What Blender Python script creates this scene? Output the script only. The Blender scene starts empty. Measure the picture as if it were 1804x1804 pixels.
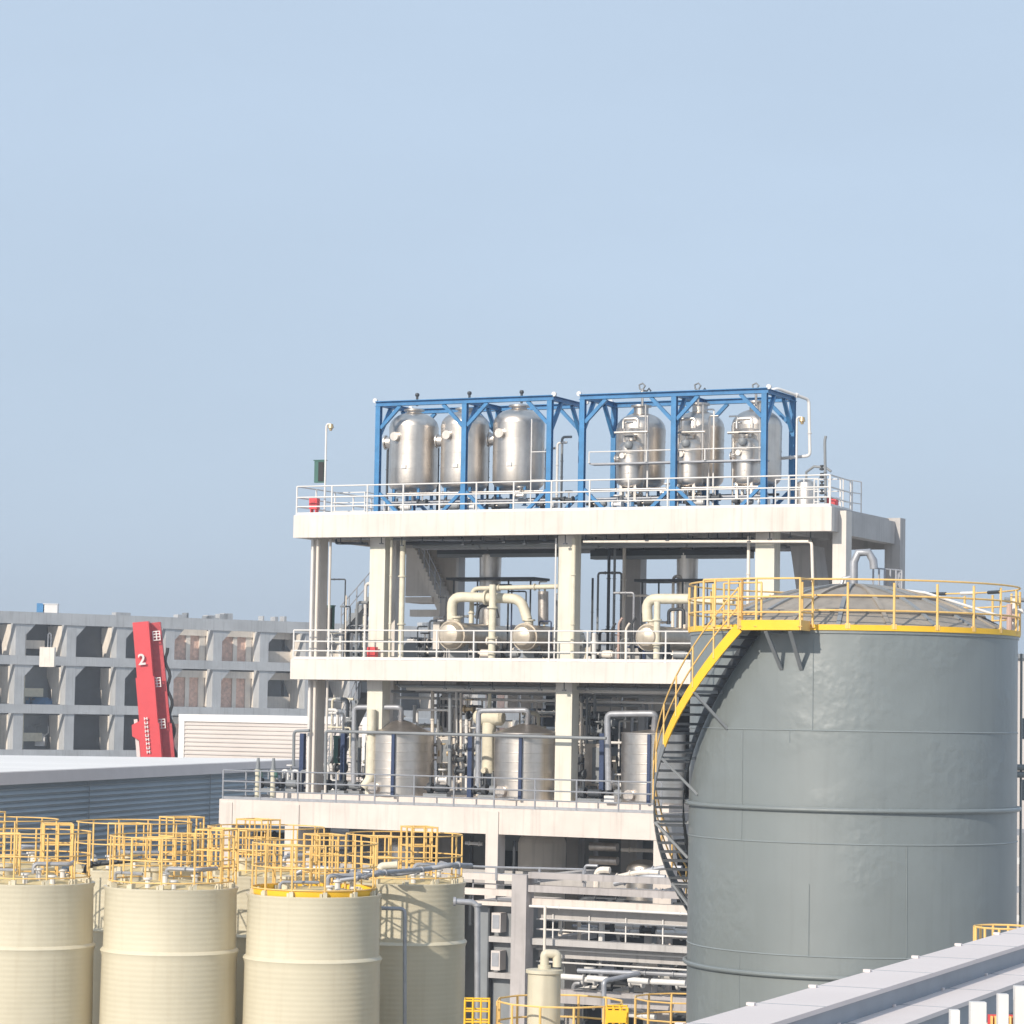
import bpy, math, random
from mathutils import Vector as Ve, Matrix
R_ = math.radians; PI = math.pi; sin = math.sin; cos = math.cos
scene = bpy.context.scene
# ------------------------------------------------------------------ camera, sky, sun, exposure
F = 5000.0; PITCH = math.atan(348/5000); ROLL = 0.017
cam = bpy.data.cameras.new('camera'); camo = bpy.data.objects.new('camera', cam)
scene.collection.objects.link(camo); scene.camera = camo
cam.sensor_width = 36; cam.lens = F/1804*36; cam.clip_end = 9000; cam.clip_start = .5
CAMP = Ve((0, 0, 13.0))
RM = Matrix.Rotation(PI/2+PITCH, 3, 'X') @ Matrix.Rotation(ROLL, 3, 'Z')
camo.matrix_world = Matrix.Translation(CAMP) @ RM.to_4x4()
scene.render.resolution_x = scene.render.resolution_y = 1024
w = bpy.data.worlds.new('World'); scene.world = w; w.use_nodes = True
nt = w.node_tree; bg = nt.nodes['Background']
SUN_AZ, SUN_EL = 35, 29          # degrees left of straight behind the camera, elevation
sky = nt.nodes.new('ShaderNodeTexSky'); sky.sky_type = 'NISHITA'; sky.sun_disc = False
sky.sun_elevation = R_(SUN_EL); sky.sun_rotation = R_(180+SUN_AZ)
sky.air_density = 1.0; sky.dust_density = 2.2; sky.ozone_density = 2.0; sky.altitude = 20
mixs = nt.nodes.new('ShaderNodeMix'); mixs.data_type = 'RGBA'; mixs.blend_type = 'MIX'
mixs.inputs[0].default_value = 0.90
nt.links.new(sky.outputs[0], mixs.inputs[6]); mixs.inputs[7].default_value = (4.0, 4.95, 6.15, 1)
stc = nt.nodes.new('ShaderNodeTexCoord'); smp = nt.nodes.new('ShaderNodeMapping'); smp.inputs['Scale'].default_value = (2.2, 2.2, 7)
snz = nt.nodes.new('ShaderNodeTexNoise'); snz.inputs['Scale'].default_value = 2.0; snz.inputs['Detail'].default_value = 5
nt.links.new(stc.outputs['Generated'], smp.inputs[0]); nt.links.new(smp.outputs[0], snz.inputs[0])
smr = nt.nodes.new('ShaderNodeMapRange'); smr.inputs['To Min'].default_value = .93; smr.inputs['To Max'].default_value = 1.07; nt.links.new(snz.outputs[0], smr.inputs['Value'])
svm = nt.nodes.new('ShaderNodeVectorMath'); svm.operation = 'SCALE'; nt.links.new(mixs.outputs[2], svm.inputs[0]); nt.links.new(smr.outputs[0], svm.inputs['Scale'])
nt.links.new(svm.outputs[0], bg.inputs[0]); bg.inputs[1].default_value = 0.112
sd = bpy.data.lights.new('sun', 'SUN'); sd.energy = 3.75; sd.angle = R_(.6); sd.color = (1, .905, .775)
so = bpy.data.objects.new('sun', sd); scene.collection.objects.link(so)
sv = Ve((-sin(R_(SUN_AZ))*cos(R_(SUN_EL)), -cos(R_(SUN_AZ))*cos(R_(SUN_EL)), sin(R_(SUN_EL))))
so.rotation_euler = sv.to_track_quat('Z', 'Y').to_euler()
scene.view_settings.view_transform = 'Standard'; scene.view_settings.look = 'None'
scene.view_settings.exposure = 0.31; scene.view_settings.gamma = 1
# ------------------------------------------------------------------ survey helpers: pixel of the 1804 px photo + a depth -> metres
def ray(px, py): return RM @ Ve(((px-902)/F, -(py-902)/F, -1))
def at(px, py, Y):
    d = ray(px, py); return CAMP + d*(Y/d.y)
TH = R_(26); O_ = Ve((1.83, 104, 0)); U_ = Ve((cos(TH), -sin(TH), 0)); V_ = Ve((sin(TH), cos(TH), 0))
def W(u, v, z): return O_ + U_*u + V_*v + Ve((0, 0, z))
def S(px, py, v):
    d = ray(px, py); t = ((O_-CAMP).dot(V_)+v)/d.dot(V_); q = CAMP+d*t-O_
    return q.dot(U_), q.z
def SU(px, v, py=1000): return S(px, py, v)[0]
def SZ(px, py, v): return S(px, py, v)[1]
def P3(px, py, v):
    u, z = S(px, py, v); return Ve((u, v, z))
rng = random.Random(7)
# ------------------------------------------------------------------ materials
MATS = {}
def mat(name, col, rough=.6, metal=0., var=.12, nscale=1.2, bump=0., bscale=8., streak=0., wave=None, coat=0., dirt=None, stretch=(1, 1, 1)):
    m = bpy.data.materials.new(name); m.use_nodes = True; t = m.node_tree; b = t.nodes['Principled BSDF']
    N = t.nodes.new; L = t.links.new
    tc = N('ShaderNodeTexCoord'); mp = N('ShaderNodeMapping'); L(tc.outputs['Object'], mp.inputs[0])
    oi = N('ShaderNodeObjectInfo'); om = N('ShaderNodeMath'); om.operation = 'MULTIPLY'; om.inputs[1].default_value = 37.; L(oi.outputs['Random'], om.inputs[0]); L(om.outputs[0], mp.inputs['Location']); mp.inputs['Scale'].default_value = stretch
    n1 = N('ShaderNodeTexNoise'); n1.inputs['Scale'].default_value = nscale; n1.inputs['Detail'].default_value = 6; n1.inputs['Roughness'].default_value = .62
    L(mp.outputs[0], n1.inputs[0])
    cr = N('ShaderNodeValToRGB'); L(n1.outputs[0], cr.inputs[0])
    lo = [c*(1-var) for c in col]; hi = [min(1, c*(1+var)) for c in col]
    cr.color_ramp.elements[0].position = .3; cr.color_ramp.elements[1].position = .72
    cr.color_ramp.elements[0].color = (*lo, 1); cr.color_ramp.elements[1].color = (*hi, 1)
    out = cr.outputs[0]
    if streak > 0:
        m2 = N('ShaderNodeMapping'); L(tc.outputs['Object'], m2.inputs[0]); m2.inputs['Scale'].default_value = (3, 3, .14); L(om.outputs[0], m2.inputs['Location'])
        n2 = N('ShaderNodeTexNoise'); n2.inputs['Scale'].default_value = 2.2; n2.inputs['Detail'].default_value = 5; L(m2.outputs[0], n2.inputs[0])
        c2 = N('ShaderNodeValToRGB'); c2.color_ramp.elements[0].position = .52; c2.color_ramp.elements[1].position = .74; L(n2.outputs[0], c2.inputs[0])
        mm = N('ShaderNodeMath'); mm.operation = 'MULTIPLY'; mm.inputs[1].default_value = streak; L(c2.outputs[0], mm.inputs[0])
        mx = N('ShaderNodeMix'); mx.data_type = 'RGBA'; L(mm.outputs[0], mx.inputs[0]); L(out, mx.inputs[6])
        d = dirt or [c*.45 for c in col]; mx.inputs[7].default_value = (*d, 1); out = mx.outputs[2]
    L(out, b.inputs['Base Color'])
    b.inputs['Roughness'].default_value = rough; b.inputs['Metallic'].default_value = metal
    if coat: b.inputs['Coat Weight'].default_value = coat; b.inputs['Coat Roughness'].default_value = .25
    h = None
    if wave:      # horizontal ribs (z) : (period, strength)
        sx = N('ShaderNodeSeparateXYZ'); L(tc.outputs['Object'], sx.inputs[0])
        a = N('ShaderNodeMath'); a.operation = 'MULTIPLY'; a.inputs[1].default_value = 2*PI/wave[0]; L(sx.outputs[2], a.inputs[0])
        s_ = N('ShaderNodeMath'); s_.operation = 'SINE'; L(a.outputs[0], s_.inputs[0])
        bw = N('ShaderNodeBump'); bw.inputs['Strength'].default_value = wave[1]; bw.inputs['Distance'].default_value = .02; L(s_.outputs[0], bw.inputs['Height'])
        h = bw
    if bump > 0:
        n3 = N('ShaderNodeTexNoise'); n3.inputs['Scale'].default_value = bscale; n3.inputs['Detail'].default_value = 4; L(tc.outputs['Object'], n3.inputs[0])
        bp = N('ShaderNodeBump'); bp.inputs['Strength'].default_value = bump; bp.inputs['Distance'].default_value = .03; L(n3.outputs[0], bp.inputs['Height'])
        if h: L(h.outputs[0], bp.inputs['Normal'])
        h = bp
    if h: L(h.outputs[0], b.inputs['Normal'])
    MATS[name] = m; return m
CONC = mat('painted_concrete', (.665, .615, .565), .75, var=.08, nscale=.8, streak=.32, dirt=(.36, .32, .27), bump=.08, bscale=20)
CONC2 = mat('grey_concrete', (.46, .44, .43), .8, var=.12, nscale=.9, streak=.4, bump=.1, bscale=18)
CONC3 = mat('pink_concrete', (.67, .60, .55), .78, var=.09, nscale=.7, streak=.3, bump=.08, bscale=20)
CREAMC = mat('fire_coated_column', (.68, .65, .56), .7, var=.07, streak=.3)
FARC = mat('far_concrete', (.43, .44, .455), .85, var=.15, nscale=.35, streak=.4)
FARR = mat('far_cream_render', (.78, .71, .63), .85, var=.12, nscale=.5, streak=.35)
BRICK = mat('infill_brick', (.74, .50, .40), .9, var=.3, nscale=2.5, bump=.3, bscale=6)
STEEL = mat('stainless', (.68, .63, .58), .40, 1., var=.14, nscale=1.6, bump=.10, bscale=5, streak=.35, dirt=(.40, .36, .32))
CLAD = mat('aluminium_cladding', (.55, .50, .46), .42, .9, var=.16, nscale=3, bump=.35, bscale=7, streak=.3)
BLUE = mat('blue_paint', (.045, .20, .42), .42, var=.18, nscale=2, streak=.25)
NAVY = mat('navy_paint', (.025, .045, .11), .45, var=.1)
YEL = mat('yellow_paint', (.80, .52, .18), .5, var=.14, nscale=2.5, streak=.2, dirt=(.5, .25, .08))
YELB = mat('bright_yellow_paint', (.88, .52, .03), .42, var=.08)
WHITE = mat('white_paint', (.70, .68, .66), .5, var=.08)
GALV = mat('galvanised', (.36, .37, .40), .45, .35, var=.15, nscale=4)
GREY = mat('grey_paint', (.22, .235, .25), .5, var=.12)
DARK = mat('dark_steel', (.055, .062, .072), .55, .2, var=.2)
BLACK = mat('black_rubber', (.02, .02, .022), .7)
WELD_HI = mat('weld_highlight_paint', (.23, .26, .27), .4, var=.1)  # lighter than the tank paint: highlights on the weld beads put into colour
GREYT = mat('tank_grey_gloss', (.180, .205, .210), .42, var=.06, nscale=.5, streak=.28, dirt=(.13, .145, .145), coat=.5)
CREAM = mat('cream_frp', (.62, .565, .43), .38, var=.06, nscale=.6, streak=.22, dirt=(.46, .38, .26), wave=(.115, .07), coat=.3)
CREAMP = mat('cream_plain', (.58, .53, .41), .45, var=.08, nscale=1.5, streak=.25)
EXCH = mat('exchanger_cladding', (.56, .49, .40), .42, .45, var=.16, nscale=3, bump=.2, bscale=6, streak=.3)
CREAMR = mat('cream_roof', (.62, .50, .27), .6, var=.15, nscale=2, streak=.3)
INSUL = mat('cream_insulation', (.68, .63, .50), .6, var=.12, nscale=3, bump=.4, bscale=6)
ROOFW = mat('white_roof', (.80, .77, .74), .6, var=.08, nscale=.15, stretch=(1, .2, 1))
CORR = mat('blue_grey_cladding', (.34, .39, .43), .55, var=.08, nscale=.3)
CORW = mat('white_cladding', (.60, .55, .52), .55, var=.06, nscale=.5)
RACKC = mat('rack_concrete_shaded', (.42, .39, .385), .8, var=.16, nscale=.8, streak=.5)  # toned down: the shadow over the rack column is put into this colour
RED = mat('red_paint', (.70, .075, .085), .4, var=.06)
REDD = mat('dark_red_and_shade', (.50, .06, .07), .55, var=.15, nscale=3)  # darker red; on the boom it stands in for the shaded face
GREEN = mat('green_paint', (.045, .13, .11), .5)
DOME = mat('weathered_roof_plate', (.30, .265, .225), .5, var=.22, nscale=1.1, streak=.5, dirt=(.17, .15, .13))
TRAY = mat('pale_tray_cover', (.70, .63, .61), .6, var=.05, nscale=.7, stretch=(1, .1, 1))
TRAYS = mat('tray_side', (.27, .30, .34), .55, var=.10, nscale=1.5)
GRND = mat('ground', (.38, .37, .35), .9, var=.25, nscale=.05)
LAMP = mat('brass_lamp', (.55, .42, .25), .4, .5)
PINK = mat('far_pink_wall', (.5, .36, .32), .85, var=.15)
GLASS = mat('dark_glass', (.03, .04, .05), .15)
# tank paint gets plate dents
def dents():
    m = GREYT; t = m.node_tree; b = t.nodes['Principled BSDF']; b.inputs['Specular IOR Level'].default_value = .9; b.inputs['Coat Roughness'].default_value = .38; N = t.nodes.new; L = t.links.new
    tc = N('ShaderNodeTexCoord')
    v = N('ShaderNodeTexNoise'); v.inputs['Scale'].default_value = 4.2; v.inputs['Detail'].default_value = 1.5; L(tc.outputs['Object'], v.inputs[0])
    k = N('ShaderNodeTexNoise'); k.inputs['Scale'].default_value = .45; k.inputs['Detail'].default_value = 2; L(tc.outputs['Object'], k.inputs[0])
    r = N('ShaderNodeValToRGB'); r.color_ramp.elements[0].position = .48; r.color_ramp.elements[1].position = .62; L(k.outputs[0], r.inputs[0])
    mu = N('ShaderNodeMath'); mu.operation = 'MULTIPLY'; L(v.outputs[0], mu.inputs[0]); L(r.outputs[0], mu.inputs[1])
    b1 = N('ShaderNodeBump'); b1.inputs['Strength'].default_value = .38; b1.inputs['Distance'].default_value = .06; L(mu.outputs[0], b1.inputs['Height'])
    b2 = N('ShaderNodeBump'); b2.inputs['Strength'].default_value = .14; b2.inputs['Distance'].default_value = .25; L(k.outputs[0], b2.inputs['Height']); L(b1.outputs[0], b2.inputs['Normal'])
    L(b2.outputs[0], b.inputs['Normal']); L(b1.outputs[0], b.inputs['Coat Normal'])
dents()
# ------------------------------------------------------------------ mesh builder
col = scene.collection
def fillet(pts, r, n=5):
    pts = [Ve(p) for p in pts]; out = [pts[0]]
    for i in range(1, len(pts)-1):
        a, b, c = pts[i-1], pts[i], pts[i+1]
        d1 = (a-b); d2 = (c-b); rr = min(r, d1.length*.49, d2.length*.49); d1.normalize(); d2.normalize()
        p = b+d1*rr; q = b+d2*rr
        for k in range(n+1):
            t = k/n; out.append(p*(1-t)**2+b*2*t*(1-t)+q*t*t)
    out.append(pts[-1]); return out
class MB:
    def __init__(s): s.v = []; s.f = []
    def box(s, x0, x1, y0, y1, z0, z1):
        n = len(s.v); s.v += [(x, y, z) for z in (z0, z1) for y in (y0, y1) for x in (x0, x1)]
        s.f += [tuple(n+i for i in q) for q in ((0, 2, 3, 1), (4, 5, 7, 6), (0, 1, 5, 4), (2, 6, 7, 3), (0, 4, 6, 2), (1, 3, 7, 5))]; return s
    def bar(s, a, b, wd, h=None, up=(0, 0, 1)):
        h = h or wd; a = Ve(a); b = Ve(b); d = (b-a).normalized(); u = Ve(up)
        if abs(d.dot(u)) > .98: u = Ve((1, 0, 0))
        x = d.cross(u).normalized(); y = x.cross(d); n = len(s.v)
        for p in (a, b):
            for i, j in ((-1, -1), (1, -1), (1, 1), (-1, 1)): s.v.append(tuple(p+x*(i*wd/2)+y*(j*h/2)))
        s.f += [(n+3, n+2, n+1, n), (n+4, n+5, n+6, n+7)]+[(n+i, n+(i+1) % 4, n+4+(i+1) % 4, n+4+i) for i in range(4)]; return s
    def tube(s, pts, r, n=10, fr=None, cap=True):
        pts = [Ve(p) for p in pts]
        if fr: pts = fillet(pts, fr)
        u = None; n0 = len(s.v); K = len(pts)
        for i, p in enumerate(pts):
            d = (pts[min(i+1, K-1)]-pts[max(i-1, 0)]).normalized()
            if u is None: u = d.orthogonal().normalized()
            u = (u-d*u.dot(d)); u = u.normalized() if u.length > 1e-6 else d.orthogonal().normalized()
            w_ = d.cross(u); rr = r[i] if isinstance(r, (list, tuple)) else r
            for k in range(n): a = 2*PI*k/n; s.v.append(tuple(p+u*(rr*cos(a))+w_*(rr*sin(a))))
        for i in range(K-1):
            for k in range(n): a = n0+i*n+k; b = n0+i*n+(k+1) % n; s.f.append((a, b, b+n, a+n))
        if cap: s.f.append(tuple(n0+k for k in reversed(range(n)))); s.f.append(tuple(n0+(K-1)*n+k for k in range(n)))
        return s
    def lathe(s, prof, n=48, c=(0, 0, 0), axis='z', a0=0, a1=2*PI):
        n0 = len(s.v); full = abs(a1-a0-2*PI) < 1e-6; m = n if full else n+1; c = Ve(c)
        for r, z in prof:
            for k in range(m):
                a = a0+(a1-a0)*k/n; p = (r*cos(a), r*sin(a), z)
                if axis == 'y': p = (p[0], p[2], -p[1])
                if axis == 'x': p = (p[2], p[0], p[1])
                s.v.append(tuple(c+Ve(p)))
        for i in range(len(prof)-1):
            for k in range(n):
                a = n0+i*m+k; b = n0+i*m+(k+1) % m; s.f.append((a, b, b+m, a+m))
        if full:
            if prof[0][0] > 1e-4: s.f.append(tuple(n0+k for k in reversed(range(m))))
            if prof[-1][0] > 1e-4: s.f.append(tuple(n0+(len(prof)-1)*m+k for k in range(m)))
        return s
    def prism(s, poly, y0, y1):     # polygon in x,z extruded along y
        n = len(s.v); k = len(poly)
        s.v += [(x, y0, z) for x, z in poly]+[(x, y1, z) for x, z in poly]
        s.f += [tuple(n+i for i in range(k)), tuple(n+k+i for i in reversed(range(k)))]
        s.f += [(n+(i+1) % k, n+i, n+k+i, n+k+(i+1) % k) for i in range(k)]; return s
    def prismz(s, poly, z0, z1):
        n = len(s.v); k = len(poly)
        zz = z1 if isinstance(z1, (list, tuple)) else [z1]*k
        s.v += [(x, y, z0) for x, y in poly]+[(p[0], p[1], z) for p, z in zip(poly, zz)]
        s.f += [tuple(n+i for i in reversed(range(k))), tuple(n+k+i for i in range(k))]
        s.f += [(n+i, n+(i+1) % k, n+k+(i+1) % k, n+k+i) for i in range(k)]; return s
    def build(s, name, m, parent=None, off=(0, 0, 0), smooth=True):
        me = bpy.data.meshes.new(name); o3 = Ve(off)
        me.from_pydata([tuple(Ve(v)-o3) for v in s.v], [], s.f); me.materials.append(m)
        if smooth:
            me.polygons.foreach_set('use_smooth', [True]*len(me.polygons)); me.set_sharp_from_angle(angle=.6)
        me.update(); o = bpy.data.objects.new(name, me); col.objects.link(o)
        if parent: o.parent = parent; o.location = off
        return o
def tag(o, label=None, cat=None, group=None, kind=None):
    for k, v in (('label', label), ('category', cat), ('group', group), ('kind', kind)):
        if v: o[k] = v
    return o
def thing(name, label, cat, loc, rz=-TH, group=None):
    o = bpy.data.objects.new(name, None); col.objects.link(o); o.location = loc; o.rotation_euler = (0, 0, rz); o.empty_display_size = .3
    return tag(o, label, cat, group)
def single(mb, name, m, label, cat, loc=(0, 0, 0), rz=-TH, group=None):
    o = mb.build(name, m); o.location = loc; o.rotation_euler = (0, 0, rz); return tag(o, label, cat, group)
def copytree(o, parent=None):
    c = o.copy(); col.objects.link(c)
    if parent: c.parent = parent
    for ch in list(o.children): copytree(ch, c)
    return c
def pipe(pts, r, m, label, name='process_pipe', group=None, fr=None, flanges=(), cat='pipe', n=12):
    """pipe through (u,v,z) points in the plant grid"""
    pts = [Ve(p) for p in pts]; p0 = pts[0]; b = MB(); q = [p-p0 for p in pts]
    b.tube(q, r, n, fr if fr is not None else r*2.6)
    for i in range(len(q)-1):
        d = (q[i+1]-q[i]); L = d.length; d.normalize()
        for t in flanges:
            if L > r*10: b.tube([q[i]+d*(L*t-r*.22), q[i]+d*(L*t+r*.22)], r*1.5, n)
    return single(b, name, m, label, cat, W(*p0), group=group)
def rails(parent, pts, h=1.1, m=WHITE, r=.024, sp=1.6, levels=(1., .62, .3), closed=False, toe=0, name='railing', pr=None):
    """one railing part (its horizontal rails) with each post a sub-part"""
    pts = [Ve(p) for p in pts]; b = MB()
    for l in levels: b.tube([p+Ve((0, 0, h*l)) for p in pts], r, 6)
    if toe:
        for a, c in zip(pts, pts[1:]): b.bar(a+Ve((0, 0, toe/2+.01)), c+Ve((0, 0, toe/2+.01)), .012, toe)
    rl = b.build(name, m, parent); posts = []
    for i, (a, c) in enumerate(zip(pts, pts[1:])):
        L = (c-a).length; k = max(1, round(L/sp))
        for j in range(k + (1 if i == len(pts)-2 and not closed else 0)): posts.append(a+(c-a)*(j/k))
    pb = MB().tube([(0, 0, 0), (0, 0, h)], pr or r*1.25, 8).box(-.05, .05, -.05, .05, 0, .015).build('post', m, rl); pb.location = posts[0]
    for p in posts[1:]:
        q = pb.copy(); col.objects.link(q); q.parent = rl; q.location = p
    return rl
def arc(R, a0, a1, n, z=0): return [(R*sin(a0+(a1-a0)*i/n), -R*cos(a0+(a1-a0)*i/n), z) for i in range(n+1)]   # angle 0 faces the camera, + to the right
# ------------------------------------------------------------------ setting
g = MB(); n = 8; g.v = [(-4000, -300, 0), (4000, -300, 0), (4000, 8000, 0), (-4000, 8000, 0)]; g.f = [(0, 1, 2, 3)]
tag(g.build('ground', GRND, smooth=False), kind='structure')

# ------------------------------------------------------------------ the three-level process structure
Z1, Z2, Z3 = 20.31, 14.78, 9.40
ST = thing('process_structure', 'pale concrete open frame with three equipment decks in the middle', 'structure', W(0, 0, 0))
def cb(name, x0, x1, y0, y1, z0, z1, m=CONC, lab=None):
    o = MB().box(x0, x1, y0, y1, z0, z1).build(name, m, ST, off=(x0, y0, z0), smooth=False)
    if lab: o['label'] = lab
    return o
UL, UR, DB = -11.38, 10.45, 7.6
cols = {'D': (-10.8, .42), 'A': (-8.08, .66), 'B': (-.14, .66), 'C': (7.68, .72), 'E': (10.48, .5)}
for k, (u, wd) in cols.items():
    for v0 in (.75, 6.9):
        if k == 'E' and v0 > 1: continue
        top = Z1-.42 if k != 'E' else Z1-.1
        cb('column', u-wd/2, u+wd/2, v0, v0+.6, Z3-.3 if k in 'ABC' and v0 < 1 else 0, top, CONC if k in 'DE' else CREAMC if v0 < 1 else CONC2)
# edge beams and slabs
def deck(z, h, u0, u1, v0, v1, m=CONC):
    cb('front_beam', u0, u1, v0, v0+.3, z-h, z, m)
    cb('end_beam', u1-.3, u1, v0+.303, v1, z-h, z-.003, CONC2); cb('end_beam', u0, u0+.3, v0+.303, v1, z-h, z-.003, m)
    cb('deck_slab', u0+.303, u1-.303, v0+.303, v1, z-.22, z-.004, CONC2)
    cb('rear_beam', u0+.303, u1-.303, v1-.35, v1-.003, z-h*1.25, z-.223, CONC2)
deck(Z1, .86, UL, UR, 0, DB); deck(Z2, .76, UL, UR, 0, DB); deck(Z3, .94, -13.8, 4.6, -1, DB, CONC3)
for z, h in ((Z1, .75), (Z2, .7), (Z3, .8)):
    for u, v0 in ((-7.95, .31), (.02, .31), (7.83, .31), (-4.1, .31), (3.9, .31)):
        if z == Z3 and u > 4: continue
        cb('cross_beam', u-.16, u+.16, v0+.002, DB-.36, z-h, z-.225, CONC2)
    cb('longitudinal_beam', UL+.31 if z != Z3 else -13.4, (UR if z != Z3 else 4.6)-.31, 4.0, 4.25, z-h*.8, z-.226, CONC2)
# plinth under the level-three tanks, lower piers and beams of deck three
cb('plinth', -12.4, 4.2, .5, 6.6, Z3-.01, Z3+.28, CONC3)
for px0, px1 in ((388, 412), (502, 530), (856, 882)):
    u0 = SU(px0, -1.05, 1450); u1 = SU(px1, -1.05, 1450)
    cb('pier', u0, u1-.1, -1.05, -.45, 0, Z3-.12, CONC3)
    cb('pier', u0, u1-.1, 6.0, 6.6, 0, Z3-.96, CONC2)
pr = MB().prism([(4.45, Z3-.12), (4.62, Z3-.12), (4.95, Z3-1.6), (4.95, 0), (4.25, 0), (4.25, Z3-.95), (4.45, Z3-.95)], -.98, -.45).build('pier', CONC3, ST, smooth=False)
for v in (1.5, 3.4): cb('mid_beam', -13.4, 4.4, v, v+.3, Z3-2.9, Z3-2.4, CONC2)
# side frame behind the right end (beam from the front end column to the rear one)
cb('side_beam', 10.25, 10.70, 1.36, 6.29, Z1-.95, Z1-.12, CONC2)
cb('rear_column', 10.3, 10.9, 6.3, 6.9, 0.02, Z1+.02, CONC2)
for z in (15.9, 17.5): cb('corbel', 10.05, 10.3, 6.95, 7.4, z, z+.5, CONC2)
# drop-panels / haunches at column heads
for u in (-8.08, -.14, 7.68):
    for z, h in ((Z1, .86), (Z2, .76)):
        MB().prism([(u-.33, z-h-.0), (u+.33, z-h-.0), (u+.33, z-h-.35), (u-.33, z-h-.35)], .72, .76).build('column_head_band', CONC, ST, smooth=False)
# railings
rails(ST, [(10.2, 2.7, Z1), (10.36, 0.08, Z1), (UL+.08, .08, Z1), (UL+.08, DB-.1, Z1)], 1.12, WHITE, .028, 1.52, toe=.1)
rails(ST, [(10.36, .08, Z2), (UL+.08, .08, Z2), (UL+.08, DB-.1, Z2)], 1.12, WHITE, .028, 1.52, toe=.1)
rails(ST, [(4.5, -.92, Z3), (-13.7, -.92, Z3), (-13.7, DB-.1, Z3)], 1.1, GALV, .028, 1.62, toe=.1)
# doubled gate railing on the right of the top deck
rails(ST, [(8.3, .12, Z1), (9.9, .12, Z1)], 1.0, WHITE, .02, .55)
rails(ST, [(9.0, 2.2, Z1), (10.1, 2.2, Z1), (10.3, 3.6, Z1)], 1.15, WHITE, .022, .6)
rails(ST, [(UL+.3, 2.4, Z1), (-9.6, 2.4, Z1), (-9.6, 5.6, Z1)], 1.05, WHITE, .022, 1.3)
rails(ST, [(3.0, 6.9, Z2+.0), (5.6, 6.9, Z2)], 3.3, WHITE, .024, 1.3, levels=(1., .78))
# stair flights on the left behind column A (deck two up to deck one), with landing
def flight(u0, z0, u1, z1, v0, v1, nst, thick=.28, m=CONC2, side=None):
    poly = []; du = (u1-u0)/nst; dz = (z1-z0)/nst
    for i in range(nst): poly += [(u0+du*i, z0+dz*i), (u0+du*i, z0+dz*(i+1))]
    poly += [(u1, z1), (u1, z1-thick), (u0, z0-thick)]
    b = MB().prism(poly, v0, v1); o = b.build('stair_flight', m, ST, smooth=False)
    rails(ST, [(u0, v0+.03, z0), (u1, v0+.03, z1)], .95, GALV, .02, .5, levels=(1., .55), name='stair_railing')
ua, za = S(728, 962, 5.2); ub, zb = S(775, 1062, 5.2)
flight(ub, zb, ua, za, 5.2, 6.4, 13, .5, CONC)
uc, zc = S(600, 1108, 5.4); ud, zd = S(668, 1030, 5.4)
flight(uc, zc, ud, zd, 5.4, 6.4, 11, .2, GREY)
cb('stair_landing', SU(716, 5.2, 1055), SU(764, 5.2, 1055), 5.1, 6.5, SZ(730, 1062, 5.2), SZ(730, 1052, 5.2), CONC)
cb('stair_wall', SU(715, 6.45, 1000), SU(803, 6.45, 1000), 6.45, 6.7, SZ(730, 1050, 6.4), Z1-.9, CONC)
u0, z0 = S(722, 1074, 5.6)
cb('opening_lintel', u0, SU(775, 5.6), 5.6, 6.0, SZ(722, 1086, 5.6), z0, CONC)
cb('opening_jamb', SU(765, 5.6), SU(776, 5.6), 5.6, 6.0, Z2, SZ(722, 1087, 5.6), CONC)
# stair soffit on the right bay
ue, ze = S(1392, 962, 4.6); uf, zf = S(1436, 1030, 4.6)
MB().prism([(ue, ze), (SU(1432, 4.6), ze), (SU(1452, 4.6), zf-1.4), (SU(1412, 4.6), zf-1.4)], 4.6, 5.8).build('stair_soffit', CONC2, ST, smooth=False)
flight(SU(560, 5.0), Z3+.1, SU(640, 5.0), Z2-1.2, 5.0, 6.0, 16, .2, GREY)

# hangers and service pipes under the decks
def dz(px, py, v): return P3(px, py, v)
hg = None
for px in range(600, 1440, 36):
    u = SU(px, .42, 950); k = rng.choice((.16, .22, .3)); t = MB().tube([(0, 0, 0), (0, 0, -k)], .022, 6).box(-.07, .07, -.05, .05, -k-.04, -k)
    o = t.build('pipe_hanger', DARK, ST, off=(0, 0, 0)); o.location = (u, .42, Z1-.86)
for px in range(700, 1200, 42):
    u = SU(px, .42, 1200); k = rng.choice((.14, .2, .26)); t = MB().tube([(0, 0, 0), (0, 0, -k)], .022, 6).box(-.07, .07, -.05, .05, -k-.04, -k)
    o = t.build('pipe_hanger', DARK, ST, off=(0, 0, 0)); o.location = (u, .42, Z2-.76)
pipe([P3(592, 950, .5), P3(592, 957, .5), P3(648, 958, .5)], .05, DARK, 'thin dark pipe hanging under the top deck left of the first cream column')
pipe([P3(1028, 954, .45), P3(1430, 954, .45), P3(1432, 1025, .45)], .055, FARR, 'long pale pink pipe hung along the underside of the top deck right half')
pipe([P3(592, 948, 1.6), P3(980, 956, 1.6)], .05, GALV, 'thin galvanised pipe along the underside of the top deck left half')
gname = 'ceiling pipes under the top deck'
for i, v in enumerate((1.6, 2.2, 2.9, 3.4, 5.0, 5.5)):
    z = Z1-1.02-.06*(i % 3)
    pipe([(-7.3, v, z), (6.9, v, z)], .07+.03*(i % 2), (DARK, GREY, GALV)[i % 3], 'horizontal process pipe running along beneath the top deck soffit', group=gname, flanges=(.2, .55, .8))
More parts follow.
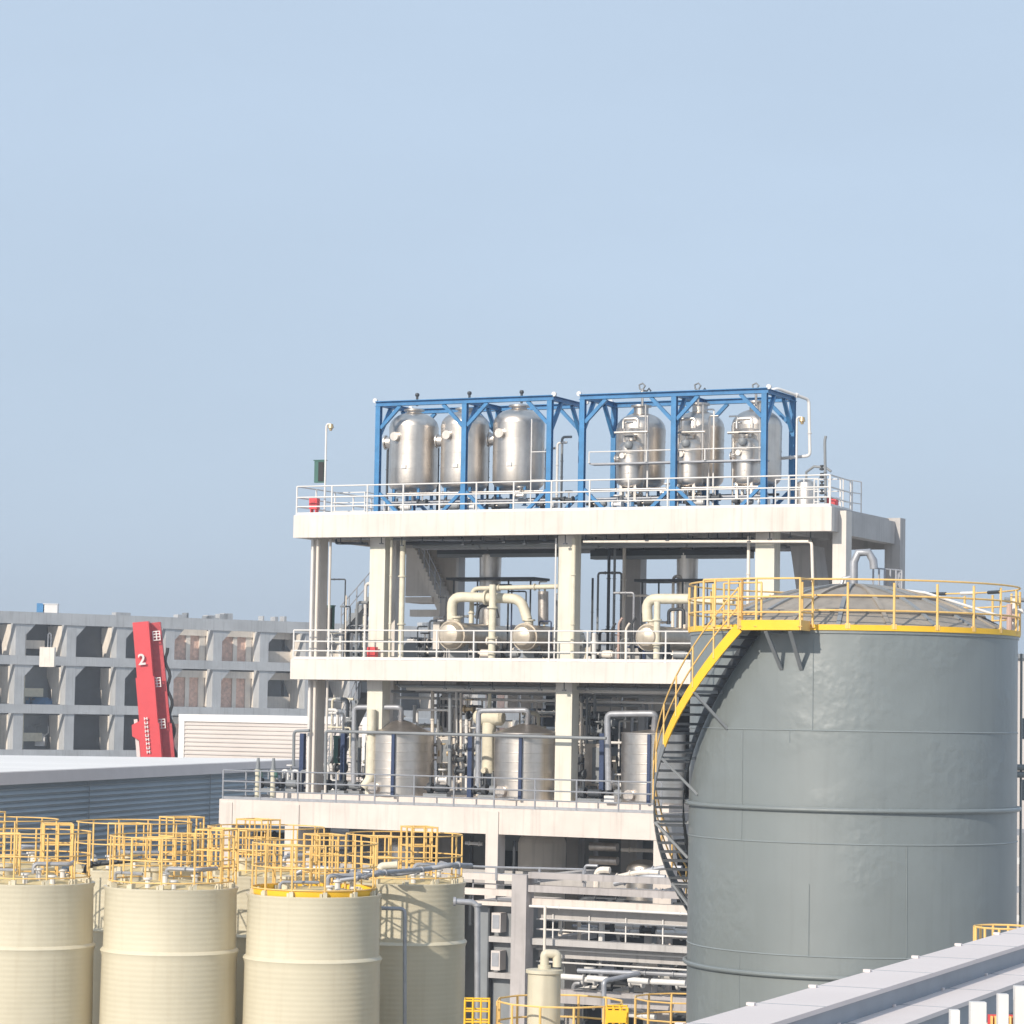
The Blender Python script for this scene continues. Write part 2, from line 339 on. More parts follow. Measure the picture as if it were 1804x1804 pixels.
for i, v in enumerate((1.2, 1.9, 2.6, 3.3, 4.7, 5.4)):
    z = Z2-.95-.08*(i % 3)
    pipe([(-7.3, v, z), (6.9, v, z)], .06+.03*(i % 2), (GREY, WHITE, GALV)[i % 3], 'horizontal process pipe running along beneath the middle deck soffit', group='ceiling pipes under the middle deck', flanges=(.2, .55, .8))
# cable tray racks under top deck (dark)
for px0, px1, py, lab in ((770, 990, 972, 'dark cable tray hung below the top deck between the first two cream columns'),
                     (1040, 1320, 975, 'dark cable tray hung below the top deck between the second and third cream columns')):
    a = P3(px0, py, 4.6); b_ = P3(px1, py+6, 4.6); t = thing('cable_tray', lab, 'cable tray', W(*a)); L = b_.x-a.x
    MB().box(0, L, 0, .5, -.22, .02).build('tray', GREY, t); MB().box(0, L, -.012, -.002, -.1, .12).box(0, L, .502, .512, -.1, .12).build('side_rail', DARK, t)
    for k in range(7): MB().box(L*k/6.5+.1, L*k/6.5+.14, .22, .26, .02, 1.0-.1).build('hanger', DARK, t)

# ------------------------------------------------------------------ vessels
def vessel(label, u, v, z0, z1, r, m=STEEL, name='pressure_vessel', legs=4, legh=.7, dome=.42, group=None, legm=STEEL, neck=0, side=True, bands=True, cat='vessel'):
    """stainless vertical vessel: shell z0..z1 (tangent lines), dished ends"""
    t = thing(name, label, cat, W(u, v, z0-legh-dome*r*.6), group=group); zz = legh+dome*r*.6; H = z1-z0
    prof = []
    for i in range(9): a = PI/2*i/8; prof.append((r*sin(a)+1e-4*(i == 0), zz-r*dome*cos(a)))
    for k in range(1, 4):
        if bands: z = zz+H*k/4; prof += [(r, z-.012), (r+.012, z-.012), (r+.012, z+.012), (r, z+.012)]
    prof += [(r+.014, zz+H-.02), (r+.014, zz+H)]
    for i in range(9): a = PI/2*i/8; prof.append((max(r*cos(a), 1e-4), zz+H+r*dome*1.35*sin(a)))
    MB().lathe(prof, 40).build('shell', m, t)
    if side:
        MB().tube([(-.3*r, -r*.9, zz+H*.80), (-.3*r, -r*1.16, zz+H*.80)], .15*r+.03, 14).build('nozzle', m, t)
        MB().tube([(-r*.9, -.1, zz+H*.74), (-r*1.18, -.14, zz+H*.74)], .24*r, 18).tube([(-r*1.18, -.14, zz+H*.74), (-r*1.24, -.145, zz+H*.74)], .3*r, 18).build('manway', m, t)
        MB().box(-.02*r, .2*r, -r*1.04, -r*.97, zz+H*.24, zz+H*.30).build('nameplate', WHITE, t)
    if neck:
        MB().tube([(0, 0, zz+H+r*dome), (0, 0, zz+H+r*dome*1.35+neck)], r*.3, 16).tube([(0, 0, zz+H+r*dome*1.35+neck), (0, 0, zz+H+r*dome*1.35+neck+.07)], r*.42, 16).build('top_flange', m, t)
    lg = None
    for i in range(legs):
        a = PI/4+2*PI*i/legs
        b = MB().box(-.05, .05, -.05, .05, 0, legh+r*dome*.6).box(-.09, .09, -.09, .09, 0, .02)
        if lg is None: lg = b.build('leg', legm, t); lg.location = (r*.8*cos(a), r*.8*sin(a), 0)
        else: q = lg.copy(); col.objects.link(q); q.parent = t; q.location = (r*.8*cos(a), r*.8*sin(a), 0)
    MB().tube([(0, 0, .25), (0, 0, zz-r*dome*.8)], .06, 10).tube([(0, 0, .25), (.5, -.1, .25)], .06, 10).build('outlet_pipe', m, t)
    return t
# blue skids
def skid(label, u0, u1, v0, v1, zb, zt):
    t = thing('equipment_skid', label, 'steel frame', W(u0, v0, zb)); L = u1-u0; D = v1-v0; H = zt-zb; um = L/2+.08; w_ = .2
    for x in (w_/2, um, L-w_/2):
        for y in (w_/2, D-w_/2):
            MB().box(x-w_/2, x+w_/2, y-w_/2, y-w_/2+.03, 0, H-.2).box(x-.015, x+.015, y-w_/2+.031, y+w_/2-.031, 0, H-.2).box(x-w_/2, x+w_/2, y+w_/2-.03, y+w_/2, 0, H-.2).build('post', BLUE, t, smooth=False)
    for y in (w_/2, D-w_/2):
        for z, nm in ((.11, 'base_beam'), (H-.1, 'top_beam')):
            MB().box(-.03, L+.03, y-w_/2-.01, y+w_/2+.01, z-.1, z-.075).box(-.03, L+.03, y-.012, y+.012, z-.074, z+.074).box(-.03, L+.03, y-w_/2-.01, y+w_/2+.01, z+.075, z+.1).build(nm, BLUE, t, smooth=False)
        for x0, dx in ((w_, 1), (um-.1, -1), (um+.1, 1), (L-w_, -1)):
            MB().bar((x0, y, H-1.05), (x0+dx*.85, y, H-.2), .13, .13).build('corner_brace', BLUE, t, smooth=False)
            MB().bar((x0, y, .95), (x0+dx*.8, y, .2), .12, .12).build('lower_brace', BLUE, t, smooth=False)
    for x in (w_/2, um, L-w_/2):
        for z, nm in ((.11, 'base_beam'), (H-.1, 'top_beam')):
            MB().box(x-w_/2, x+w_/2, w_+.012, D-w_-.012, z-.09, z-.07).box(x-.012, x+.012, w_+.012, D-w_-.012, z-.069, z+.069).box(x-w_/2, x+w_/2, w_+.012, D-w_-.012, z+.07, z+.09).build(nm, BLUE, t, smooth=False)
        for y0, dy in ((w_, 1), (D-w_, -1)):
            MB().bar((x, y0, H-1.3), (x, y0+dy*.85, H-.2), .13, .13).build('corner_brace', BLUE, t, smooth=False)
    for x in (0, L):
        for y in (.08, D-.08): MB().lathe([(.05, -.05), (.09, -.05), (.09, .05), (.05, .05)], 14, (x+(-.06 if x == 0 else .06), y, H+.03), 'y').build('lifting_lug', WHITE, t)
    for y in (.9, D-.9): MB().box(w_, L-w_, y-.06, y+.06, .03, .2).build('cross_rail', BLUE, t, smooth=False)
    return t
zt = 24.85
skid('blue steel frame on the top deck holding three plain stainless vessels, left of the two', -8.93, -1.38, 1.9, 5.0, Z1, zt)
skid('right blue steel frame on the top deck holding vessels with small pots in front', -.22, 7.24, 1.9, 5.0, Z1, zt-.02)
for px, r, lab in ((729, .96, 'stainless vertical vessel in the left blue frame, nearest the lamp post'),
               (819, .93, 'stainless vertical vessel in the middle of the left blue frame, behind its centre post'),
               (914, .99, 'stainless vertical vessel at the right end of the left blue frame')):
    vessel(lab, SU(px, 3.4, 780), 3.4, 21.72, 23.95, r, group='vessels in the left blue frame', legm=BLUE, neck=.05, dome=.45)
for px, lab in ((1129, 'stainless vessel at the left end of the right blue frame with ladder rails on it'),
               (1232, 'stainless vessel in the middle of the right blue frame'),
               (1333, 'stainless vessel at the right end of the right blue frame')):
    vessel(lab, SU(px, 3.9, 780), 3.9, 21.75, 23.65, .93, group='vessels in the right blue frame', legm=BLUE, neck=.22, dome=.5, side=False)
    e = SU(px-17, 2.7, 800)
    vessel('small stainless pot standing in the %s bay of the right blue frame' % ('left' if px < 1200 else 'middle' if px < 1300 else 'right'), e, 2.75, 21.55, 22.75, .50, name='receiver_pot', group='small pots in the right blue frame', neck=.1, dome=.6, legh=.55)
# access ladder/pipes on right frame
for i, (px, v) in enumerate(((1100, 2.6), (1142, 2.6), (1196, 2.6), (1216, 3.2), (1250, 2.8), (1258, 2.8), (1292, 2.6), (1300, 3.2))):
    a = P3(px, 745-(i % 3)*12, v); pipe([(a.x, v, Z1+.3), (a.x, v, a.z), (a.x+.35*(-1)**i, v, a.z)], .035, (STEEL, WHITE)[i % 2], 'slim stainless riser pipe among the vessels of the right blue frame', group='slim risers in the right blue frame', fr=.08)
for px, lab in ((1098, 'left'), (1198, 'middle'), (1298, 'right')):
    a = P3(px, 755, 2.35)
    b = MB(); b.tube([(0, 0, 0), (0, 0, .35), (.6, 0, .35), (.6, 0, .0)], .06, 10, .12)
    b.tube([(-.35, 0, -.15), (1.0, 0, -.15)], .05, 8); b.tube([(.9, .0, -1.3), (.9, 0, .9)], .04, 8)
    single(b, 'manifold_pipe', STEEL, 'bent stainless manifold over the small pot in the %s bay of the right blue frame' % lab, 'pipe', W(*a))
    t = thing('valve', 'handwheel valve above the small pot in the %s bay of the right blue frame' % lab, 'valve', W(a.x+.3, 2.2, 22.9))
    MB().lathe([(.12, -.12), (.16, -.05), (.16, .05), (.12, .12)], 14).build('body', GREY, t); MB().tube([(0, 0, .1), (0, 0, .32)], .02, 8).build('stem', STEEL, t)
    MB().lathe([(.13, .3), (.16, .3), (.16, .34), (.13, .34)], 18).build('handwheel', DARK, t)
t = thing('access_platform', 'narrow platform with white rail crossing the front of the right blue frame', 'platform', W(.1, 2.15, 22.25))
MB().box(0, 7.0, 0, .5, -.06, 0).build('grating', GALV, t); rails(t, [(0, -.02, 0), (7.0, -.02, 0)], .42, WHITE, .022, 2.3, levels=(1.,))
# relief valves and lifting eyes above the frames
for px, py in ((735, 693), (827, 690), (919, 688)):
    a = P3(px, py+9, 3.2); single(MB().tube([(0, 0, -.3), (0, 0, .12)], .05, 8).lathe([(.001, .06), (.07, .08), (.09, .14), (.07, .2), (.001, .22)], 12), 'relief_vent', DARK, 'dark round vent cap above the left blue frame, number %s from the left' % {735: 'one', 827: 'two', 919: 'three'}[px], 'vent', W(*a), group='vent caps on the left blue frame')
for px, w3 in ((1132, 'left'), (1230, 'middle'), (1332, 'right')):
    a = P3(px, 692, 3.0); t = thing('relief_valve', 'relief valve with looped outlet above the right blue frame, %s of three' % w3, 'valve', W(*a), group='relief valves on the right blue frame')
    MB().tube([(0, 0, -.5), (0, 0, .12)], .05, 8).lathe([(.02, -.02), (.1, 0), (.1, .05), (.03, .08)], 12).build('body', STEEL, t)
    MB().tube([(0, 0, .1), (-.12, 0, .16), (-.14, 0, .3), (0, 0, .36), (.1, 0, .26), (.02, 0, .14)], .035, 8).build('outlet_loop', GREY, t)
    MB().tube([(0, 0, .1), (.18, 0, .06), (.26, 0, .16), (.34, 0, .05)], .03, 8).build('lever', DARK, t)
# pipes on the right end of top deck
pipe([P3(1355, 690, 3.0), P3(1368, 684, 3.2), P3(1425, 704, 4.6), P3(1427, 803, 4.6), P3(1370, 808, 4.6)], .06, WHITE, 'pale pipe looping from the right blue frame roof down to the deck end', flanges=(.6,))
pipe([P3(1455, 900, 1.2), P3(1453, 776, 1.2), P3(1455, 768, 1.2)], .05, GREY, 'tall grey vent pipe near the right end of the top deck railing', flanges=(.45, .55))
t = thing('buffer_tank', 'small grey dished tank beside the vent pipe at the right end of the top deck', 'tank', W(SU(1420, 3, 880), 3, Z1))
MB().lathe([(.4, 0), (.42, .9), (.36, 1.1), (.2, 1.2), (.001, 1.22)], 24).build('shell', STEEL, t); MB().tube([(0, 0, 1.1), (0, 0, 1.5), (.3, 0, 1.7), (.75, 0, 1.65), (.95, 0, 1.5)], .05, 8).build('outlet_pipe', GREY, t)
for k in range(5):
    a = P3(1448, 880-k*14, 1.5); single(MB().lathe([(.03, -.1), (.09, -.08), (.09, -.03), (.03, 0), (.03, .03), (.07, .05), (.07, .09), (.03, .1)], 12), 'gate_valve', DARK, 'dark flanged valve in the vertical stack beside the right end rail of the top deck', 'valve', W(*a), group='stacked valves at the top deck end')
# lamp posts
def lamp(px, py, pyb, v, label, s=1):
    b = P3(px, pyb, v); a = P3(px, py, v); t = thing('lamp_post', label, 'lamp post', W(a.x, v, Z1)); h = a.z-Z1
    MB().tube([(0, 0, 0), (0, 0, h), (.08, 0, h+.08), (.18*s, 0, h+.02)], .04, 10, .05).build('pole', WHITE, t)
    MB().tube([(.2*s, 0, h+.06), (.2*s, 0, h-.1)], [.09, .12], 12).tube([(.2*s, 0, h-.1), (.2*s, 0, h-.2)], [.08, .05], 12).build('lamp_head', LAMP, t)
lamp(575, 750, 900, .9, 'slender lamp post on the left end of the top deck beside the red box')
lamp(1404, 738, 900, 2.6, 'slender lamp post on the top deck just right of the right blue frame')
def cabinet(px0, px1, py0, py1, v, m, label, doorm=BLACK, name='control_cabinet', z0=None):
    u0, z1_ = S(px0, py0, v); u1, zb = S(px1, py1, v); t = thing(name, label, 'cabinet', W(u0, v, zb)); w_ = u1-u0; h = z1_-zb
    MB().box(0, w_, 0, .14, 0, h).build('body', m, t, smooth=False); MB().box(w_*.42, w_*.95, -.02, -.001, h*.06, h*.94).build('door', doorm, t, smooth=False)
    MB().box(-.03, w_+.03, -.03, .17, h+.002, h+.04).build('hood', m, t, smooth=False); return t
cabinet(554, 571, 812, 850, 1.2, GREEN, 'dark green and black panel mounted at the foot of the left lamp post'); 
cabinet(567, 586, 1068, 1110, 2.2, GREEN, 'green framed panel beside the left edge column on the middle deck')
cabinet(588, 607, 1298, 1345, 2.2, GREEN, 'green framed panel beside the left edge column on the lowest deck')
def redbox(px, py, v, lab):
    a = P3(px, py, v); t = thing('hydrant_box', lab, 'fire box', W(*a))
    MB().box(-.17, .17, -.12, .12, -.2, .22).build('cabinet', RED, t, smooth=False); MB().box(-.1, .1, -.135, -.121, -.05, .13).build('window', REDD, t, smooth=False)
    MB().box(-.13, -.09, -.1, .1, -.4, -.2).box(.09, .13, -.1, .1, -.4, -.2).build('stand', RED, t, smooth=False)
redbox(554, 888, .6, 'red fire box at the left end of the top deck'); redbox(656, 1150, .5, 'red fire box in front of the first cream column on the middle deck'); redbox(1467, 888, 1.5, 'dark red fire box at the right end corner of the top deck')
# corner downpipes on left edge column
for px, m, r, lab in ((547, WHITE, .05, 'thin white downpipe on the outer left edge of the frame'), (556, FARR, .06, 'pale pink downpipe beside the left edge column'), (578, CONC, .05, 'cream downpipe on the inner side of the left edge column')):
    u = SU(px, .5, 1050)
    for za, zb2 in ((Z2+.02, Z1-.9), (Z3+.02, Z2-.8)):
        pipe([(u, .6, za), (u, .6, zb2)], r, m, lab+(', upper length' if za > 12 else ', lower length'), name='downpipe')
for px, v, r, m, lab in ((708, 1.0, .11, INSUL, 'lumpy cream insulated riser right of the first cream column'), (868, 1.0, .14, INSUL, 'cream support riser between the first two exchangers'), (978, .6, .03, WHITE, 'thin white riser left of the second cream column'), (1318, .9, .06, FARR, 'pinkish riser left of the third cream column'), (1072, 3.5, .06, DARK, 'dark thin riser between second and third cream columns'), (1082, 3.6, .05, GREY, 'grey thin riser beside the dark one'), (1099, 4.5, .07, FARR, 'pale riser in front of the rear column'), (1158, 1.2, .12, INSUL, 'cream riser beside the third exchanger'), (1010, .7, .08, INSUL, 'cream pipe clamped to the second cream column'), (688, .7, .05, INSUL, 'cream pipe strapped to the first cream column'),
                         (1048, 1.5, .09, WHITE, 'short white stub standing right of the second cream column')):
    u = SU(px, v, 1050); zt2 = Z1-.95
    if px == 868: zt2 = SZ(px, 1030, v)
    if px == 1158: zt2 = SZ(px, 1060, v)
    if px == 1048: zt2 = SZ(px, 1115, v)
    pipe([(u, v, Z2+.02), (u, v, zt2)], r, m, lab, name='riser_pipe', flanges=(.3, .7))
    pipe
# exchangers
def exchanger(px, py, r, L, lab, capm=INSUL):
    a = P3(px, py, .95); t = thing('heat_exchanger', lab, 'heat exchanger', W(a.x, .95, Z2)); h = a.z-Z2
    rr = r
    MB().lathe([(.001, 0), (rr*.35, .01), (rr*.75, .07), (rr*.97, .22), (rr, .34)], 36, (0, 0, h), 'y').build('end_cap', EXCH, t)
    MB().lathe([(rr*1.13, .345), (rr*1.13, .47), (rr*.98, .471), (rr*.98, L), (rr*.9, L+.15), (rr*.5, L+.28), (.001, L+.32)], 36, (0, 0, h), 'y').build('shell', EXCH, t)
    for y in (.9, L-.6): MB().box(-rr*.7, rr*.7, y, y+.18, 0, h-rr*.6).build('saddle', GREY, t, smooth=False)
    MB().tube([(0, .7, h+rr*.9), (0, .7, h+rr*1.35)], .17, 14).tube([(0, .7, h+rr*1.3), (0, .7, h+rr*1.42)], .24, 14).build('nozzle', INSUL, t)
    return t, a, h
exchanger(788, 1118, .50, 5.0, 'cream capped horizontal exchanger on the middle deck, nearest the first column')
exchanger(917, 1121, .46, 4.8, 'horizontal exchanger on the middle deck just left of the second cream column')
exchanger(1136, 1122, .45, 4.5, 'horizontal exchanger on the middle deck beside the yellow stair platform')
q = lambda px, py, v: P3(px, py, v)
pipe([q(796, 1092, 1.6), q(796, 1051, 1.6), q(918, 1055, 1.6), q(929, 1092, 1.6)], .19, INSUL, 'thick cream insulated pipe arching between the two left exchangers', fr=.55, n=18, flanges=(.5,))
pipe([q(830, 1098, 2.2), q(832, 1037, 2.2), q(990, 1033, 2.2)], .09, INSUL, 'thinner cream insulated pipe passing above the arch towards the second column', fr=.3, flanges=(.3, .7))
pipe([q(840, 1090, 1.9), q(843, 1068, 1.9), q(872, 1065, 1.9), q(877, 1088, 1.9)], .07, DARK, 'small dark arched pipe under the thick cream arch', fr=.25)
pipe([q(1141, 1095, 1.6), q(1139, 1055, 1.6), q(1215, 1055, 1.6)], .19, INSUL, 'thick cream insulated pipe rising from the right exchanger and turning right', fr=.5, n=18)
pipe([q(1215, 1060, 1.5), q(1292, 1060, 1.5)], .11, INSUL, 'cream insulated pipe end poking out beyond the yellow stair gate')
pipe([q(1178, 1100, 1.8), q(1178, 1074, 1.8), q(1205, 1073, 1.8), q(1205, 1100, 1.8)], .06, DARK, 'small dark arched pipe behind the yellow gate')
pipe([q(957, 1042, 3), q(957, 1100, 3)], .2, CLAD, 'stubby insulated bellows pipe between the second exchanger and column', flanges=(.15, .45, .8), n=16)
vessel('stainless column hanging below the top deck between the first two cream columns', SU(864, 5, 1000), 5, 16.2, 19.0, .42, name='column_vessel', legs=0, legh=1.1, side=False)
vessel('stainless column hanging below the top deck left of the third cream column', SU(1211, 5, 1000), 5, 16.2, 19.0, .40, name='column_vessel', legs=0, legh=1.1, side=False)
for px0, px1, py, lab in ((800, 955, 1021, 'dark round grating platform behind the cream pipe arch'), (1130, 1250, 1024, 'dark grating platform around the right hanging column')):
    a = P3(px0, py, 4.8); b_ = P3(px1, py, 4.8); t = thing('grating_platform', lab, 'platform', W(*a)); L = b_.x-a.x
    MB().box(0, L, -.7, .7, -.05, .05).build('grating', DARK, t)
    for x in (.3, L*.35, L*.7, L-.2): MB().tube([(x, -.6, -a.z+Z2+.02), (x, -.6, -.06)], .035, 8).build('leg', DARK, t)
# valves & bits on deck two
def valve(u, v, z, m, lab, group=None, s=1.):
    t = thing('valve', lab, 'valve', W(u, v, z), group=group)
    MB().tube([(-.16*s, 0, .12*s), (.16*s, 0, .12*s)], .07*s, 10).tube([(-.18*s, 0, .12*s), (-.13*s, 0, .12*s)], .13*s, 12).tube([(.13*s, 0, .12*s), (.18*s, 0, .12*s)], .13*s, 12).build('body', m, t)
    MB().tube([(0, 0, .12*s), (0, 0, .42*s)], .025*s, 8).build('stem', STEEL, t); MB().lathe([(.1*s, .40*s), (.14*s, .40*s), (.14*s, .44*s), (.1*s, .44*s)], 16).build('handwheel', m, t)
def pump(u, v, z, lab, m=GREY, group=None, s=1.):
    t = thing('pump', lab, 'pump', W(u, v, z), group=group)
    MB().box(-.5*s, .5*s, -.18*s, .18*s, 0, .1*s).build('base_plate', GREY, t, smooth=False)
    MB().tube([(-.05*s, 0, .3*s), (.42*s, 0, .3*s)], .15*s, 16).tube([(.42*s, 0, .3*s), (.48*s, 0, .3*s)], .12*s, 16).build('motor', m, t)
    MB().tube([(-.36*s, 0, .3*s), (-.2*s, 0, .3*s)], .2*s, 16).tube([(-.28*s, 0, .3*s), (-.28*s, 0, .75*s)], .06*s, 10).tube([(-.36*s, 0, .3*s), (-.55*s, 0, .3*s)], .07*s, 10).build('casing', DARK, t)
    MB().tube([(-.2*s, 0, .3*s), (-.05*s, 0, .3*s)], .05*s, 8).build('coupling', STEEL, t)
for i in range(9):
    valve(-7.0+i*1.45+rng.uniform(-.3, .3), rng.uniform(2.2, 5.5), Z2+rng.uniform(.3, .9), (DARK, GREY, FARR)[i % 3], 'small flanged valve in the pipework on the middle deck', 'small valves on the middle deck', 1.3)
    u = SU(590+i*90, 2.2, 1100)
for i in range(60):
    px = rng.choice((rng.uniform(595, 645), rng.uniform(735, 980), rng.uniform(1030, 1200))); v = rng.uniform(2.5, 6.2); a = P3(px, 1140, v); a.z = Z2+rng.uniform(.4, 1.9) if i % 3 else Z2+rng.uniform(2.2, 3.6)
    L = rng.uniform(.3, 1.0); k = i % 4
    pts = ([(a.x, v, Z2+.02), (a.x, v, a.z)], [(a.x, v, Z2+.02), a, (a.x+L, v, a.z)], [(a.x-L, v, a.z-.3), (a.x, v, a.z-.3), (a.x, v, Z2+.02)], [(a.x, v, Z2+.02), a, (a.x+L, v, a.z), (a.x+L, v, Z2+.02)])[k]
    pipe(pts, rng.choice((.03, .045, .06)), rng.choice((GREY, WHITE, GALV, DARK, FARR, INSUL, NAVY)), 'thin service pipe standing around the exchangers on the middle deck', name='service_pipe', group='service pipes on the middle deck', flanges=(.3, .6), n=8)
for i, px in enumerate((760, 850, 895, 960, 1060, 1190)):
    u = SU(px, 2.0, 1150); pump(u, 2.0, Z2+.02, 'small pump on the floor of the middle deck', (DARK, FARR, GREY)[i % 3], 'pumps on the middle deck', 1.0)
for i, px in enumerate((1078, 1090, 1103, 1113)):
    u = SU(px, 2.6, 1100); pipe([(u, 2.6, Z2+.02), (u, 2.6, Z2+1.3+.2*(i % 2)), (u+.15, 2.6, Z2+1.5+.2*(i % 2))], .045, (DARK, PINK, FARR, DARK)[i], 'thin bent instrument pipe standing left of the right exchanger', name='instrument_pipe', group='instrument pipes on the middle deck', flanges=(.3, .7))
# top deck valve clutter below the skids
for i in range(16):
    px = 700+i*43; u = SU(px, 2.2, 880)
    if i % 2: valve(u, 2.25, Z1+.25+.2*(i % 3), (WHITE, DARK, STEEL)[i % 3], 'small valve under the vessels at the foot of the blue frames', 'small valves below the top deck vessels', 1.1)
    else: pump(u, 2.6, Z1+.2, 'small pump on the base of the blue frames', (WHITE, DARK, GREY)[i % 3], 'small pumps below the top deck vessels', .8)
for v, z, m in ((2.4, Z1+.95, STEEL), (2.5, Z1+.62, GALV), (4.2, Z1+.8, DARK)):
    for a_, b2 in ((-8.6, -1.7), (.1, 6.9)):
        pipe([(a_, v, z), (b2, v, z)], .05, m, 'horizontal header pipe under the vessels of the %s blue frame' % ('left' if a_ < -1 else 'right'), name='header_pipe', group='header pipes in the blue frames', flanges=(.15, .35, .5, .62, .85))
for i, px in enumerate((683, 772, 860, 962, 982, 990)):
    u = SU(px, 4.3, 800); pipe([(u, 4.3, Z1+.1), (u, 4.3, SZ(px, 790-10*(i % 3), 4.3)), (u+.4, 4.3, SZ(px, 790-10*(i % 3), 4.3))], .05, (DARK, DARK, DARK, STEEL, WHITE, GREY)[i], 'dark riser pipe between the vessels of the left blue frame', group='risers in the left blue frame', flanges=(.3, .5, .7))
t = thing('ladder', 'thin white ladder frame fixed on the third stainless vessel of the left blue frame', 'ladder', W(SU(936, 2.2, 800), 2.2, Z1+.1))
hh = SZ(936, 743, 2.2)-Z1
MB().tube([(0, 0, 0), (0, 0, hh), (.7, 0, hh), (.7, 0, 0)], .025, 8).build('rail', WHITE, t)
MB().tube([(0, 0, hh*.65), (.7, 0, hh*.65)], .02, 6).build('rung', WHITE, t); MB().tube([(0, 0, hh*.35), (.7, 0, hh*.35)], .02, 6).build('rung', WHITE, t)

# ------------------------------------------------------------------ deck three: cone-topped stainless tanks
def conetank(px0, px1, pyt, lab, v=1.6):
    u0 = SU(px0, v, 1340); u1 = SU(px1, v, 1340); r = (u1-u0)/2; u = (u0+u1)/2; zt_ = SZ((px0+px1)/2, pyt, v)
    t = thing('cone_top_tank', lab, 'tank', W(u, v+r*.0, Z3+.28)); H = SZ(px0, 1292, v)-Z3-.28; ap = zt_-Z3-.28
    prof = [(r*.98, 0), (r, .02)]
    for k in range(1, 7): z = H*k/7; prof += [(r, z-.015), (r+.018, z-.01), (r+.018, z+.01), (r, z+.015)]
    prof += [(r, H-.01), (r+.03, H), (r+.03, H+.04)]
    MB().lathe(prof, 44).build('shell', STEEL, t)
    MB().lathe([(r*1.02, H+.041), (r*.7, H+(ap-H)*.4), (r*.3, H+(ap-H)*.85), (.1, ap), (.001, ap)], 44).build('cone_roof', CLAD, t)
    MB().tube([(0, 0, ap-.05), (0, 0, ap+.22)], .09, 12).tube([(0, 0, ap+.1), (0, 0, ap+.16)], .16, 12).build('nozzle', STEEL, t)
    MB().box(r*.24, r*.34, -r*1.06, -r*.99, 0, H).build('blue_stiffener', NAVY, t, smooth=False)
    MB().tube([(-r*.35, -r*.96, .3), (-r*.35, -r*1.12, .3)], .2, 16).build('manway', CLAD, t)
    return t, u, r
CT = [conetank(655, 757, 1268, 'cone topped stainless tank on the lowest deck behind the first cream column'),
      conetank(876, 979, 1274, 'cone topped stainless tank on the lowest deck left of the second cream column'),
      conetank(1099, 1203, 1285, 'cone topped stainless tank on the lowest deck partly behind the tank stair')]
# overhead grey pipes
pipe([q(623, 1380, .9), q(624, 1246, .9), q(707, 1246, 1.0), q(706, 1275, 1.5)], .1, GALV, 'grey goose pipe rising left of and dropping onto the left cone topped tank', fr=.2)
pipe([q(842, 1380, .9), q(843, 1252, .9), q(931, 1251, 1.0), q(929, 1280, 1.5)], .1, GALV, 'grey goose pipe rising left of and dropping onto the middle cone topped tank', fr=.2)
pipe([q(1072, 1392, .9), q(1070, 1258, .9), q(1155, 1257, 1.0), q(1152, 1292, 1.5)], .12, GALV, 'thick grey goose pipe beside the right cone topped tank', fr=.2)
pipe([q(517, 1350, .3), q(518, 1288, .3), q(545, 1287, .3)], .06, GREY, 'short grey bent pipe left of the left edge column on the lowest deck')
pipe([q(573, 1380, .3), q(574, 1288, .3), q(1068, 1301, .3)], .06, GREY, 'long thin grey header crossing in front of all cone topped tanks', fr=.15)
pipe([q(735, 1290, 2.2), q(735, 1250, 2.2), q(792, 1251, 2.2), q(792, 1390, 2.2)], .05, WHITE, 'pale inverted U pipe between the left and middle cone topped tanks', fr=.1)
pipe([q(792, 1390, 1.2), q(793, 1222, 1.2)], .07, GREY, 'grey vertical pipe between the left and middle cone topped tanks', flanges=(.4, .6))
for i, (px, m, r) in enumerate(((804, WHITE, .05), (812, FARR, .05), (822, WHITE, .07), (980, WHITE, .05), (992, GREY, .05), (1024, FARR, .06), (1034, GREY, .05), (1048, GREY, .06), (1003, GREY, .06), (762, FARR, .07), (772, GREY, .05))):
    pipe([q(px, 1392, 2.6), q(px, 1215+6*(i % 3), 2.6)], r, m, 'vertical process pipe among the cone topped tanks on the lowest deck', group='vertical pipes on the lowest deck', flanges=(.2, .45, .7))
for i, (a_, b2, y) in enumerate(((690, 1190, 1218), (700, 1190, 1229), (760, 850, 1243), (960, 1130, 1240), (1010, 1130, 1307), (760, 830, 1330), (985, 1100, 1262), (755, 830, 1312))):
    pipe([q(a_, y, 2.9), q(b2, y+(b2-a_)*.02, 2.9)], .055, (GREY, WHITE, GALV)[i % 3], 'horizontal process pipe behind the cone topped tanks on the lowest deck', group='horizontal pipes on the lowest deck', flanges=(.2, .5, .8))
for px, lab in ((534, 'left of the left edge column'), (606, 'left of the first cream column'), (830, 'left of the middle cone topped tank'), (1062, 'left of the thick grey goose pipe')):
    a = P3(px, 1292, 1.4); single(MB().box(-.09, .09, -.1, .1, Z3+.29-a.z, 0), 'navy_post', NAVY, 'navy blue steel post standing '+lab, 'post', W(*a))
